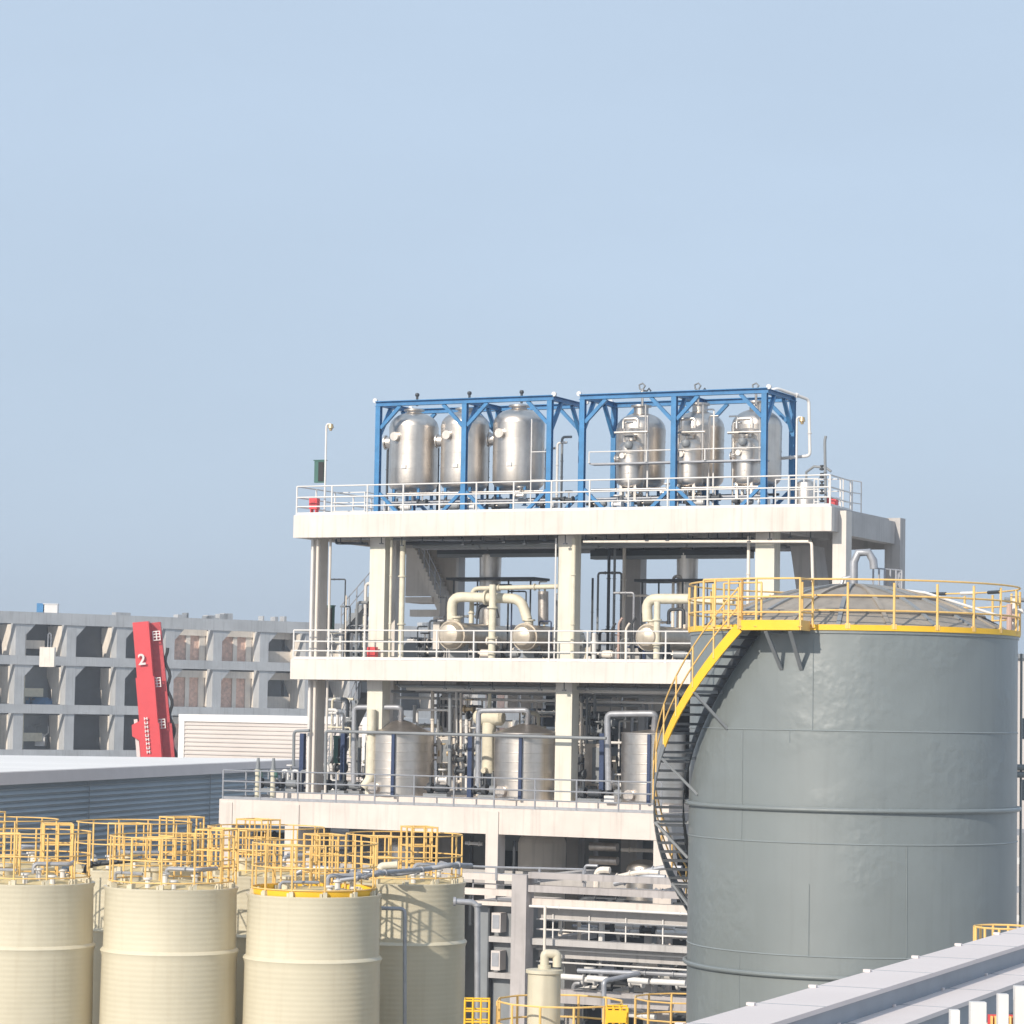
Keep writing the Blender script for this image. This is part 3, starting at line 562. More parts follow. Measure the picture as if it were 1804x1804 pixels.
for i in range(84):
    px = rng.choice([rng.uniform(758, 872), rng.uniform(982, 1096), rng.uniform(575, 650), rng.uniform(700, 1160)]); py = rng.uniform(1225, 1385); v = rng.uniform(2.9, 5.5); a = P3(px, py, v)
    if px > 1096 or 872 < px < 982: a.z = SZ(px, rng.uniform(1215, 1262), v)
    k = i % 4; zl = max(Z3+.3, a.z-rng.uniform(.5, 2.2)); L = rng.uniform(.4, 1.1)
    pts = ([a, (a.x, v, zl)], [(a.x, v, zl), a, (a.x+L, v, a.z)], [(a.x-L, v, a.z), a, (a.x, v, zl), (a.x+.3, v, zl)], [a, (a.x+L, v, a.z), (a.x+L, v, zl)])[k]
    pipe(pts, rng.choice((.035, .05, .07)), rng.choice((WHITE, WHITE, GALV, GREY, FARR, STEEL, INSUL, DARK)), 'process pipe in the maze behind the cone topped tanks', group='maze of pipes on the lowest deck', flanges=(.25, .6), n=8)
for i in range(16):
    px = rng.choice((rng.uniform(762, 868), rng.uniform(985, 1092))); a = P3(px, rng.uniform(1230, 1370), 2.5)
    valve(a.x, 2.5, max(Z3+.3, a.z), rng.choice((WHITE, DARK, GREY, LAMP)), 'valve hung in the pipe maze between the cone topped tanks', 'valves in the pipe maze', 1.2)
for px0, px1, y0, y1, m, lab in ((1030, 1062, 1312, 1385, CLAD, 'tall grey instrument cabinet beside the second cream column on the lowest deck'), (770, 790, 1300, 1345, FARR, 'small beige cabinet right of the left cone topped tank'), (1004, 1022, 1330, 1388, WHITE, 'slim white cabinet at the foot of the second cream column')):
    cabinet(px0, px1, y0, y1, 2.4, m, lab, doorm=GREY)
a = P3(1075, 1396, .4); single(MB().box(-.2, .2, 0, .3, 0, .25).box(-.16, .16, -.01, -.001, .03, .2), 'equipment_box', WHITE, 'bright white box lying on the lowest deck before the grey goose pipe', 'box', W(a.x, .3, Z3+.29))
# reboiler between
a = P3(862, 1264, 2.1); t = thing('reboiler', 'cream insulated drum on a vertical cream pipe left of the middle cone topped tank', 'vessel', W(*a))
MB().lathe([(.001, -.62), (.2, -.6), (.3, -.5), (.3, .5), (.2, .6), (.001, .62)], 28, (0, 0, 0), 'x').build('drum', INSUL, t)
MB().lathe([(.24, -2.1), (.26, -1.95), (.26, -.2)], 24).build('riser', INSUL, t); MB().tube([(0, 0, .2), (0, 0, .9)], .07, 10).tube([(-.0, -.2, -1.95), (0, -.45, -2.0)], .1, 12).build('nozzle', INSUL, t)
for sx in (-1, 1): MB().box(sx*.22-.04, sx*.22+.04, -.1, .1, Z3+.28-a.z, -2.0).build('leg', GREY, t)
# white wrapped pipe down beside first column
pipe([P3(655, 1250, .55), P3(653, 1370, .55), P3(640, 1388, .4)], .17, INSUL, 'thick cream wrapped pipe dropping down the foot of the first cream column', fr=.2, n=16)
for px, lab in ((453, 'left'), (480, 'right')):
    a = P3(px, 1400, -.5); t = thing('agitator_drive', 'wrapped valve spindle standing at the left corner of the lowest deck, %s of the pair' % lab, 'valve', W(a.x, -.5, Z3))
    MB().tube([(0, 0, 0), (0, 0, .9), (0, 0, 1.15)], [.1, .09, .12], 12).build('body', INSUL, t); MB().tube([(0, 0, 1.15), (.02, 0, 1.6)], [.1, .05], 12).build('stem', GREY, t)
    MB().tube([(.12, 0, 1.12), (.16, 0, .85)], .07, 10).build('handwheel', GREEN, t)
for i, px in enumerate((470, 500, 520, 590, 610, 640, 770, 860, 1000, 1040, 1080)):
    u = SU(px, .9, 1390); pump(u, .9+.3*(i % 3), Z3+.3, 'small process pump on the plinth of the lowest deck', (DARK, GREY, WHITE)[i % 3], 'pumps on the lowest deck', 1.0)
for i, px in enumerate((488, 512, 600, 632, 780, 812, 845, 995, 1020, 1060, 1090)):
    u = SU(px, 1.5, 1380); valve(u, 1.5, Z3+.4+.35*(i % 3), (DARK, WHITE, DARK)[i % 3], 'flanged valve in the pipework of the lowest deck', 'valves on the lowest deck', 1.3)
for i, px in enumerate((497, 506, 515, 530)):
    u = SU(px, 1.2, 1380); pipe([(u, 1.2, Z3+.3), (u, 1.2, Z3+1.1), (u+.25, 1.2, Z3+1.1), (u+.25, 1.2, Z3+.5)], .045, (WHITE, GREY)[i % 2], 'small bent pipe near the left end of the lowest deck', group='bent pipes at the left of the lowest deck', fr=.1)
# ------------------------------------------------------------------ rear equipment building seen through the frame
t = thing('equipment_building', 'dark open steel pipe rack building standing behind the pale concrete frame', 'building', W(-8.2, 11, 0))
for x in (0, 4, 8, 12, 16, 20):
    for y in (0, 4): MB().box(x-.15, x+.15, y-.15, y+.15, 0, 14.2).build('column', GREY, t, smooth=False)
for z in (4.5, 8.5, 11.2, 13.9):
    MB().box(-.2, 20.2, -.1, .1, z, z+.35).build('beam', GREY, t, smooth=False); MB().box(-.2, 20.2, .3, 4.1, z+.1, z+.25).build('floor', DARK, t, smooth=False)
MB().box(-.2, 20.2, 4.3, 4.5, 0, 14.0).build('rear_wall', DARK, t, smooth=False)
for i in range(60):
    x = rng.uniform(-8, 11); v = rng.uniform(10.2, 13.5); z = rng.choice((1, 2.2, 3.6, 5.5, 6.4, 9.3, 9.9, 10.6, 12.3, 12.9, 13.4))+rng.uniform(-.2, .2)
    m = rng.choice((GREY, GALV, WHITE, DARK, FARR, GREY))
    if i % 3 == 0: pts = [(x, v, z-1.2), (x, v, z+.9)]
    elif i % 3 == 1: pts = [(x, v, z), (x+rng.uniform(2, 4), v, z)]
    else: pts = [(x, v, z-.8), (x, v, z), (x+rng.uniform(1, 2.5), v, z), (x+rng.uniform(2.5, 3), v, z+.8)]
    pipe(pts, rng.uniform(.05, .12), m, 'process pipe in the tangle on the rack behind the concrete frame', group='pipes on the rear rack', flanges=(.3, .7), n=8)
for i, px in enumerate((903, 926, 948, 1048, 1065, 1086, 1138, 1160, 1182)):
    a = P3(px, 1238 if i > 2 else 1233, 7.7); single(MB().box(-.22, .22, 0, .25, -.34, .34).box(-.15, .15, -.02, -.005, -.26, .26), 'junction_box', ROOFW, 'white square electrical box in the row hung behind the frame under the middle deck', 'electrical box', W(*a), group='white electrical boxes')
# ------------------------------------------------------------------ below deck three
vessel('large stainless vessel standing below the lowest deck behind the yellow rails', SU(713, 2.6, 1500), 2.6, 3.5, 7.7, 1.02, name='storage_vessel', legh=2.5, side=False)
vessel('beige cylindrical vessel standing in shade below the lowest deck', SU(955, 3.4, 1500), 3.4, 3.2, 8.0, .9, FARR, name='storage_vessel', legh=2.5, side=False)
vessel('narrow stainless vessel below the lowest deck beside the tank stair', SU(1134, 1.2, 1540), 1.2, 4.2, 7.3, .62, name='storage_vessel', legh=2.8, side=False)
for i, (x0, x1, y, r, m) in enumerate(((1040, 1088, 1491, .16, CLAD), (1040, 1088, 1515, .16, CLAD), (1095, 1165, 1497, .07, FARR), (560, 660, 1500, .1, GREY), (820, 850, 1485, .06, WHITE), (415, 500, 1470, .12, DARK), (415, 495, 1520, .12, CLAD))):
    pipe([q(x0, y, 1.4), q(x1, y+2, 1.4)], r, m, ('shiny clad pipe run in the shade under the lowest deck, upper of the pair' if i == 0 else 'shiny clad pipe run in the shade under the lowest deck, lower of the pair' if i == 1 else 'pipe %s seen under the lowest deck' % ('pink thin beside the narrow vessel', 'grey above the back cream tanks', 'white short between the piers', 'dark between the left two piers', 'clad low between the left two piers')[i-2]), flanges=(.2, .8))
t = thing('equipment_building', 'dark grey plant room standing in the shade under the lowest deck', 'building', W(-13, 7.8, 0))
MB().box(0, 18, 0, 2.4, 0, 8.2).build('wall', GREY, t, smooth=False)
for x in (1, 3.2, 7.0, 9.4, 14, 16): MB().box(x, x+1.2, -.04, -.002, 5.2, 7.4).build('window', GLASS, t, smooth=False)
for i in range(34):
    x = rng.uniform(-13, 10); v = rng.uniform(-.2, 6.2); z = rng.uniform(.8, 8); m = rng.choice((GREY, GALV, WHITE, DARK, FARR, DARK))
    pts = [(x, v, z-1), (x, v, z), (x+rng.uniform(1, 3), v, z)] if i % 2 else [(x, v, max(.1, z-2)), (x, v, min(8.2, z+1.5))]
    pipe(pts, rng.uniform(.05, .11), m, 'process pipe in the shaded tangle under the lowest deck', group='pipes under the lowest deck', flanges=(.3, .7), n=8)

# ------------------------------------------------------------------ pipe rack in front, between cream tanks and grey tank
RV = -7.0
def ru(px, py=1650): return SU(px, RV, py)
def rz(px, py): return SZ(px, py, RV)
t = thing('pipe_rack', 'grey concrete pipe rack with stacked beams between the cream tanks and the big grey tank', 'pipe rack', W(ru(900), RV, 0)); x0 = ru(900)
wA = ru(926)-x0
MB().box(0, wA, 0, .6, 0, rz(910, 1541)).build('column', RACKC, t, smooth=False)
MB().box(ru(1089)-x0, ru(1104)-x0, 2.2, 2.7, 0, rz(1095, 1640)).build('column', CONC2, t, smooth=False)
MB().box(0, wA+11, 6.2, 6.4, 0, rz(910, 1600)).build('back_panel', DARK, t, smooth=False)
MB().box(wA+8.7, wA+9.2, 0, .6, 0, rz(910, 1541)).build('column', CONC2, t, smooth=False)
RL = 11
def rb(name, y0, y1, v0, v1, m): MB().box(wA+.005+(v0*.02), wA+RL, v0, v1, rz(940, y1), rz(940, y0)).build(name, m, t, smooth=False)
rb('beam', 1537, 1548, .1, .5, RACKC); rb('beam', 1560, 1572, .1, .5, RACKC); rb('beam', 1584, 1598, .35, .7, CONC3); rb('beam', 1601, 1624, .9, 1.2, CONC2)
rb('beam', 1655, 1666, .4, .8, CONC2); rb('walkway', 1668, 1690, 1.0, 1.3, CONC2); rb('beam', 1746, 1770, 1.0, 1.4, RACKC)
for z in (1545, 1660): MB().box(.05, wA-.05, .61, 6, rz(910, z+12), rz(910, z)).build('cross_beam', CONC2, t, smooth=False)
for y in (1622, 1640, 1675, 1697): 
    b = MB().tube([(wA, .85, rz(940, y)), (wA+RL, .85, rz(940, y))], .03, 6); b.build('handrail', WHITE, t)
for k in range(8): MB().box(wA+.6+k*1.35, wA+.64+k*1.35, .83, .87, rz(940, 1655), rz(940, 1612)).build('rail_post', WHITE, t)
pipe([(ru(935, 1603), RV-.1, rz(935, 1596)), (ru(935, 1603)+11, RV-.1, rz(935, 1596))], .045, WHITE, 'thin white pipe along the pipe rack under its third beam', flanges=(.1, .5))
a = (ru(962, 1700), RV-.15, rz(962, 1596)); pipe([a, (a[0], a[1], rz(962, 1690))], .05, FARR, 'thin pale vertical pipe dropping from the pipe rack to the small cream stack')
for i, (pxa, pxb) in enumerate(((984, 1025), (1032, 1068), (1104, 1140), (1145, 1205))):
    pipe([(ru(pxa), RV+.2, rz(pxa, 1721+i*3)), (ru(pxb), RV+.2, rz(pxb, 1724+i*3))], .1, WHITE, 'white wrapped pipe length on the low tier of the pipe rack, %s from the left' % ('first', 'second', 'third', 'fourth')[i], group='white wrapped pipe lengths')
pipe([P3(1018, 1710, RV-1), P3(1128, 1715, RV-1), P3(1064, 1728, RV-2.6), P3(1064, 1800, RV-2.6)], .08, GALV, 'grey pipe making a sharp hairpin low on the pipe rack', fr=.15)
for i in range(120):
    x = ru(935)+rng.uniform(0, 7.2); v = RV+rng.uniform(1.6, 4.8); lev = rng.choice((1650, 1640, 1632, 1700, 1712, 1735, 1765, 1785, 1556, 1578))+rng.uniform(-6, 6); z = rz(1000, lev)
    m = rng.choice((GREY, GALV, GALV, DARK, WHITE, WHITE, FARR))
    k = i % 4
    if k == 0: pts = [(x, v, z-.5), (x, v, z+.35), (x+.5, v, z+.35)]
    elif k == 1: pts = [(x, v, z), (x+rng.uniform(1.5, 3.5), v+rng.uniform(-.3, .3), z)]
    elif k == 2: pts = [(x, v, z), (x+1.2, v, z+.3), (x+1.9, v, z+.3)]
    else: pts = [(x, v, z), (x+rng.uniform(1., 2), v+1.5, z-.1)]
    pipe(pts, rng.uniform(.05, .12), m, 'process pipe in the tangle on the pipe rack tiers', group='pipes on the front pipe rack', flanges=(.3, .7), n=8)
for i in range(14):
    valve(ru(940)+i*.6+rng.uniform(-.2, .2), RV+1.4+rng.uniform(0, 1), rz(1000, (1648, 1706, 1742)[i % 3]), (DARK, GREY, WHITE)[i % 3], 'valve in the tangle on the pipe rack tiers', 'valves on the front pipe rack', 1.4)
# switch room left of the rack column with two AC boxes
t = thing('switch_room', 'grey walled switch room with ledges between the cream tank and the rack column', 'building', W(ru(818), RV+1.0, 0)); X0 = ru(818)
MB().box(0, ru(902)-X0, 0, 3, 0, rz(860, 1598)).build('wall', GREY, t, smooth=False)
for y in (1652, 1716): MB().box(ru(846)-X0, ru(900)-X0, -.35, -.003, rz(860, y+10), rz(860, y)).build('ledge', CONC2, t, smooth=False)
for y0, y1 in ((1605, 1650), (1672, 1714), (1735, 1800)): MB().box(ru(878)-X0, ru(896)-X0, -.03, -.002, rz(880, y1), rz(880, y0)).build('window', GLASS, t, smooth=False)
MB().box(ru(846)-X0-.06, ru(846)-X0, -.3, 0, 0, rz(850, 1600)).build('pillar', DARK, t, smooth=False)
MB().box(0, ru(902)-X0, -.5, 3, rz(860, 1597), rz(860, 1590)).build('roof_deck', CONC3, t, smooth=False)
rails(t, [(0, -.4, rz(860, 1590)), (ru(902)-X0, -.4, rz(860, 1590))], .95, GALV, .025, .8)
for y, lab in ((1627, 'upper'), (1694, 'lower')):
    a = (ru(862), RV+.62, rz(862, y)); tt = thing('air_conditioner', 'pale boxy air conditioner on the grey switch room wall, '+lab+' of two', 'air conditioner', W(*a))
    MB().box(-.17, .17, -.12, .35, -.33, .33).build('casing', CORW, tt, smooth=False); MB().box(-.13, .13, -.135, -.121, -.2, .26).build('grille', GALV, tt, smooth=False)
# upper beams left of rack column
t = thing('overhead_beam', 'white horizontal beams with handrail bridging behind the cream tanks to the rack column', 'beam', W(ru(800), RV+.3, 0)); X0 = ru(800)
for y in (1540, 1567): MB().box(0, ru(899)-X0, 0, .4, rz(850, y+11), rz(850, y)).build('beam', CONC3, t, smooth=False)
rails(t, [(0, -.02, rz(850, 1551)), (ru(866)-X0, -.02, rz(850, 1551)), (ru(1020)-X0, -.02, rz(850, 1548))], .45, GALV, .035, 1.7, levels=(1.,))
# ------------------------------------------------------------------ cream FRP tanks
SH = 8.9
def silo_proto():
    t = thing('storage_tank', '', 'tank', (0, 0, 0), 0)
    rt, rb_, rm = 1.47, 1.57, 1.495; zr = SH-1.42
    prof = [(rb_, 0), (rm+.012, zr-.12), (rm+.03, zr-.06), (rm+.055, zr), (rm+.03, zr+.04), (rm-.01, zr+.07), (rt, SH-.12), (rt+.03, SH-.05), (rt+.035, SH), (rt-.05, SH+.005), (rt-.06, SH-.1)]
    MB().lathe(prof, 72).build('shell', CREAM, t)
    MB().lathe([(rt-.055, SH-.06), (rt-.5, SH+.05), (.6, SH+.12), (.001, SH+.14)], 48).build('roof', CREAMR, t)
    gb = MB()
    for k in range(12):
        a = 2*PI*(k+.5)/12; gb = MB().box(-.045, .045, -.07, .07, 0, .12).box(-.11, -.06, -.05, .05, 0, .09)
        o = gb.build('bracket', CREAM, t, smooth=False); o.location = ((rt-.1)*cos(a), (rt-.1)*sin(a), SH-.01); o.rotation_euler = (0, 0, a+PI/2)
    rr = rt-.08; pts = [(rr*cos(2*PI*(k+.5)/12), rr*sin(2*PI*(k+.5)/12), SH) for k in range(13)]
    rl = MB()
    for l in (1.12, .62, .14):
        ring = []
        for k in range(49): a = 2*PI*k/48; ring.append((rr*cos(a), rr*sin(a), SH+l))
        rl.tube(ring, .016, 6, cap=False)
    ro = rl.build('railing', YEL, t)
    for k in range(12):
        p = MB().tube([(0, 0, 0), (0, 0, 1.13)], .021, 6).build('post', YEL, ro) if k == 0 else bpy.data.objects.new('post', pm)
        if k == 0: pm = p.data
        else: col.objects.link(p); p.parent = ro
        p.location = pts[k]
    # ladder cage landing
    c = MB()
    for l in (1.25, .8, .4):
        c.tube([(.35, .5, SH+l), (1.0, .5, SH+l), (1.0, 1.35, SH+l), (.35, 1.35, SH+l), (.35, .5, SH+l)], .02, 6)
    for x, y in ((.35, .5), (.67, .5), (1.0, .5), (1.0, .9), (1.0, 1.35), (.67, 1.35), (.35, 1.35), (.35, .9)): c.tube([(x, y, SH), (x, y, SH+1.27)], .024, 6)
    c.build('ladder_cage', YEL, t)
    c = MB()
    for l in (1.05, .55):
        c.tube([(-.9, -.2, SH+l), (-.2, -.2, SH+l), (-.2, .6, SH+l), (-.9, .6, SH+l), (-.9, -.2, SH+l)], .018, 6)
    for x, y in ((-.9, -.2), (-.55, -.2), (-.2, -.2), (-.2, .6), (-.55, .6), (-.9, .6)): c.tube([(x, y, SH+.05), (x, y, SH+1.06)], .02, 6)
    c.build('hatch_guard', YEL, t)
    MB().tube([(-.55, .2, SH+.05), (-.55, .2, SH+.32)], .22, 20).tube([(-.55, .2, SH+.32), (-.55, .2, SH+.38)], .27, 20).build('hatch', CREAM, t)
    for x, y, h in ((.2, -.8, .3), (.75, -.4, .26), (-.1, -1.05, .2), (.5, -1.0, .16)):
        MB().tube([(x, y, SH), (x, y, SH+h)], .06, 10).tube([(x, y, SH+h), (x, y, SH+h+.04)], .1, 12).build('nozzle', WHITE, t)
    MB().tube([(.1, -.5, SH+.2), (.1, -.5, SH+.42), (.9, -.6, SH+.42), (1.0, .2, SH+.42)], .05, 8, .12).tube([(-1.1, -.6, SH+.06), (-1.1, -.6, SH+.3), (-.3, -.9, SH+.3)], .035, 8, .1).build('vent_pipe', GALV, t)
    # outside ladder down the back
    l = MB()
    for x in (-.22, .22): l.tube([(x, rt+.28, .2), (x, rt+.28, SH+1.1)], .025, 6)
    for k in range(28): l.tube([(-.22, rt+.28, .4+k*.31), (.22, rt+.28, .4+k*.31)], .014, 6)
    l.build('ladder', YEL, t); return t
sp = silo_proto()
spots = [((-10.78, 64.5), .2, 'front row cream storage tank cut by the left edge of the photo'), ((-7.50, 64.1), -.3, 'front row cream storage tank in the middle of the three'), ((-4.27, 63.7), .5, 'front row cream storage tank at the right, with bright yellow deck behind its rim'),
         ((-12.35, 69.7), 1.2, 'back row cream storage tank hidden behind the leftmost front tank'), ((-9.05, 69.4), -.9, 'back row cream storage tank peeking between the left two front tanks'), ((-5.80, 69.0), .9, 'back row cream storage tank peeking between the middle and right front tanks'), ((-2.45, 68.6), .35, 'back row cream storage tank at the right end with railing shadow on its side')]
for i, ((x, y), a, lab) in enumerate(spots):
    o = sp if i == 0 else copytree(sp); o.location = (x, y, [.05, .02, -.06, .1, .1, .05, -.05][i]); o.rotation_euler = (0, 0, a); tag(o, lab, 'tank', 'cream storage tanks in two rows')
    if i == 2: MB().lathe([(1.36, SH+.0), (1.375, SH+.13), (1.355, SH+.13), (1.34, SH+.0)], 64).build('toe_band', YELB, o)
def wpipe(pts, r, m, label, name='process_pipe', fr=None, fl=(), group=None):
    p0 = Ve(pts[0]); qs = [Ve(p)-p0 for p in pts]; b = MB().tube(qs, r, 12, fr if fr is not None else r*2.6)
    for i in range(len(qs)-1):
        d = qs[i+1]-qs[i]; L = d.length; d.normalize()
        for tt in fl: b.tube([qs[i]+d*(L*tt-.03), qs[i]+d*(L*tt+.03)], r*1.5, 12)
    return single(b, name, m, label, 'pipe', p0, 0, group)
wpipe([at(672, 1600, 64.6), at(713, 1601, 64.6), at(713, 1830, 64.6), (at(713, 1830, 64.6).x, 64.6, .1)], .045, GALV, 'thin grey drain pipe running down in front of the right back cream tank')
wpipe([at(800, 1588, 65.6), at(841, 1590, 65.6), at(841, 1790, 65.6), (at(841, 1790, 65.6).x, 65.6, .1)], .07, GALV, 'grey pipe leaving the right cream tank and dropping beside it', fl=(.02,))
wpipe([at(520, 1540, 66.5), at(545, 1528, 66.5), at(700, 1540, 66.0), at(790, 1524, 66.0), at(830, 1525, 67)], .06, GALV, 'grey sloping pipe laid across the tops of the back cream tanks', fl=(.4,))
wpipe([at(150, 1540, 66), at(152, 1524, 66), at(245, 1514, 66)], .055, DARK, 'dark pipe across the top of the back cream tank at the left', fl=(.1,))
wpipe([at(590, 1552, 63.4), at(640, 1545, 63.4), at(668, 1538, 63.6), at(760, 1530, 66)], .05, GALV, 'grey pipe rising from the right front cream tank roof towards the back row', fl=(.1, .8))
wpipe([at(670, 1531, 66.4), at(672, 1526, 66.4), at(700, 1524, 66.4)], .09, INSUL, 'short cream elbow on top of the right back tank')

# ------------------------------------------------------------------ the big grey tank
TX, TY, TR = 8.32, 68.8, 3.93
def ztk(py, px=1501): return at(px, py, TY-TR).z
TT = at(1501, 1109, TY-TR).z            # shell top
bt = thing('storage_tank', 'huge glossy grey steel tank with domed roof and yellow rim railing on the right', 'tank', (TX, TY, 0), 0)
seams = [ztk(1288), ztk(1488), ztk(1688), ztk(1888)]; prof = [(TR+.03, 0), (TR+.03, .05), (TR, .06)]
for z in sorted(seams): prof += [(TR-.001, z-.02), (TR+.009, z-.006), (TR+.009, z+.006), (TR-.002, z+.02)]
prof += [(TR, TT-.1), (TR+.03, TT-.09), (TR+.03, TT)]
MB().lathe(prof, 128).build('shell', GREYT, bt)
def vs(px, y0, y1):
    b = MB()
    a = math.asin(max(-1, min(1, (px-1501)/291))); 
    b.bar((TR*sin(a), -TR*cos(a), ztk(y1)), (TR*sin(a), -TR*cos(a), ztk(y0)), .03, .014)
    b.build('weld_seam', WELD_HI, bt, smooth=False)
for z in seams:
    MB().tube([((TR+.004)*sin(2*PI*k/128), -(TR+.004)*cos(2*PI*k/128), z) for k in range(129)], .014, 6, cap=False).build('weld_seam', WELD_HI, bt)
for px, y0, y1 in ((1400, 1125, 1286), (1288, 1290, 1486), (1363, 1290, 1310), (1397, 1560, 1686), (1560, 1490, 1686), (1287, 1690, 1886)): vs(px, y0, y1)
for py, r in ((1428, .055), (1724, .055)):
    ring = [((TR+.05)*sin(2*PI*k/128), -(TR+.05)*cos(2*PI*k/128), ztk(py)) for k in range(129)]
    MB().tube(ring, r, 10, cap=False).build('stiffening_ring', GREYT, bt)
dome = []
for i in range(15): x = 1-i/14; dome.append((max(TR*.985*x, 1e-3), TT+1.17*(1-x*x)))
MB().lathe(dome, 96).build('dome_roof', DOME, bt)
for k in range(20):
    a = 2*PI*k/20+.1; b = MB(); P = [(TR*.975*x*sin(a), -TR*.975*x*cos(a), TT+1.17*(1-x*x)+.035) for x in [1-i/12 for i in range(12)]]
    for p_, q_ in zip(P, P[1:]): b.bar(p_, q_, .10, .05)
    b.build('roof_rib', GREY if k % 3 else DOME, bt, smooth=False)
for rr in (.55, .8):
    ring = [(TR*rr*sin(2*PI*k/64), -TR*rr*cos(2*PI*k/64), TT+1.17*(1-rr*rr)+.03) for k in range(65)]; MB().tube(ring, .03, 6, cap=False).build('roof_hoop', DOME, bt)
# rim walkway: yellow toe and railing
def ringband(R, z0, z1, a0, a1, m, name, th_=.02, n=72):
    b = MB(); P0 = arc(R, a0, a1, n, z0); k0 = len(b.v)
    for p in P0: 
        x, y = p[0], p[1]; s_ = (R+th_)/R; b.v += [(x, y, z0), (x, y, z1), (x*s_, y*s_, z1), (x*s_, y*s_, z0)]
    for i in range(n):
        for j in range(4): a_ = i*4+j; c_ = i*4+(j+1) % 4; b.f.append((a_, c_, c_+4, a_+4))
    return b.build(name, m, bt)
ringband(TR+.03, TT-.02, TT+.11, 0, 2*PI, YELB, 'rim_band', .03, 120)
RR = TR+.045
rp = arc(RR, -.42, 2*PI-.83, 90, TT+.1)
rlm = MB()
for l in (1.05, .68, .34): rlm.tube([(p[0], p[1], p[2]+l) for p in rp], .022, 6)
rlo = rlm.build('railing', YEL, bt); np_ = 22; pm = None
for k in range(np_+1):
    a = -.42+(2*PI-.83+.42)*k/np_
    if pm is None: p = MB().tube([(0, 0, 0), (0, 0, 1.06)], .03, 8).box(-.06, .06, -.02, .02, 0, .12).build('post', YEL, rlo); pm = p.data
    else: p = bpy.data.objects.new('post', pm); col.objects.link(p); p.parent = rlo
    p.location = (RR*sin(a), -RR*cos(a), TT+.02); p.rotation_euler = (0, 0, a)
# reflective wrapped lengths of the far rail
for k, a in enumerate((1.9, 2.15, 2.4, 2.62, 2.85)):
    MB().tube([(p[0], p[1], p[2]) for p in arc(RR, a, a+.13, 3, TT+1.15)], .045, 8).build('rail_sleeve', (DARK, WHITE)[k % 2], rlo)
# stair platform
A0, A1 = -.68, -.375; Ri, Ro = TR+.06, TR+.85; pz = TT+.03
def wedge(a0, a1, r0, r1, z0, z1, n, m, name):
    b = MB()
    for i in range(n+1):
        a = a0+(a1-a0)*i/n; s_, c_ = sin(a), -cos(a)
        b.v += [(r0*s_, r0*c_, z0), (r1*s_, r1*c_, z0), (r1*s_, r1*c_, z1), (r0*s_, r0*c_, z1)]
    for i in range(n):
        for j in range(4): p_ = i*4+j; q_ = i*4+(j+1) % 4; b.f.append((p_, q_, q_+4, p_+4))
    b.f += [(3, 2, 1, 0), (n*4, n*4+1, n*4+2, n*4+3)]; return b.build(name, m, bt, smooth=False)
wedge(A0, A1, Ri, Ro, pz-.05, pz, 6, GREY, 'platform_grating')
wedge(A0, A1, Ro+.003, Ro+.035, pz-.08, pz+.15, 6, YELB, 'platform_fascia')
wedge(A1+.002, A1+.007, Ri, Ro+.03, pz-.08, pz+.15, 1, YEL, 'platform_fascia')
rails(bt, [(Ro*sin(A0), -Ro*cos(A0), pz), (Ro*sin(-.6), -Ro*cos(-.6), pz), (Ro*sin(A1), -Ro*cos(A1), pz), (Ri*sin(A1+.02), -Ri*cos(A1+.02), pz)], 1.1, YEL, .022, .8)
# entrance landing left part (yellow gate) behind the platform
wedge(-.93, A0-.004, Ri, Ro-.0, pz-.05, pz-.01, 5, YEL, 'landing_grating')
rails(bt, [(Ro*sin(a), -Ro*cos(a), pz) for a in (-.93, -.85, -.76, A0)], 1.1, YEL, .022, .5)
rails(bt, [(Ri*sin(a), -Ri*cos(a), pz) for a in (-.98, -.84, A0)], 1.05, YEL, .02, .55)
for a in (A0+.13, A1-.05):
    s_, c_ = sin(a), -cos(a)
    MB().bar((Ro*.995*s_, Ro*.995*c_, pz-.1), (TR*s_*1.003, TR*c_*1.003, pz-.95), .09, .05).bar(((Ri)*s_, Ri*c_, pz-.1), (Ro*.99*s_, Ro*.99*c_, pz-.1), .08, .08).build('bracket', GREY, bt, smooth=False)
# spiral stair
NS = 46; stp = .051; dz_ = .225
sa0 = A0-.02
def sp_pt(R, i, dz=0): a = sa0-stp*i; return (R*sin(a), -R*cos(a), pz-.05-dz_*i+dz)
for i in range(NS):
    a = sa0-stp*(i+.5); s_, c_ = sin(a), -cos(a); z = pz-.12-dz_*(i+.5); r0, r1 = TR+.15, TR+.82
    MB().bar((r0*s_, r0*c_, z), (r1*s_, r1*c_, z), .26, .06).build('tread', DARK, bt, smooth=False)
b = MB(); b2_ = MB(); ky = 12
for i in range(NS):
    (b if i < ky else b2_).bar(sp_pt(TR+.84, i, .02), sp_pt(TR+.84, i+1, .02), .03, .24)
b.build('outer_stringer', YELB, bt, smooth=False); b2_.build('outer_stringer', GREY, bt, smooth=False)
b = MB()
for i in range(NS): b.bar(sp_pt(TR+.13, i, -.02), sp_pt(TR+.13, i+1, -.02), .03, .22)
b.build('inner_stringer', DARK, bt, smooth=False)
b = MB()
for l in (.95, .5):
    b.tube([sp_pt(TR+.86, i, l) for i in range(NS+1)], .02, 6)
ro = b.build('stair_railing', YEL, bt)
for i in range(0, NS, 3): MB().tube([sp_pt(TR+.86, i, 0), sp_pt(TR+.86, i, .95)], .022, 6).build('post', YEL, ro)
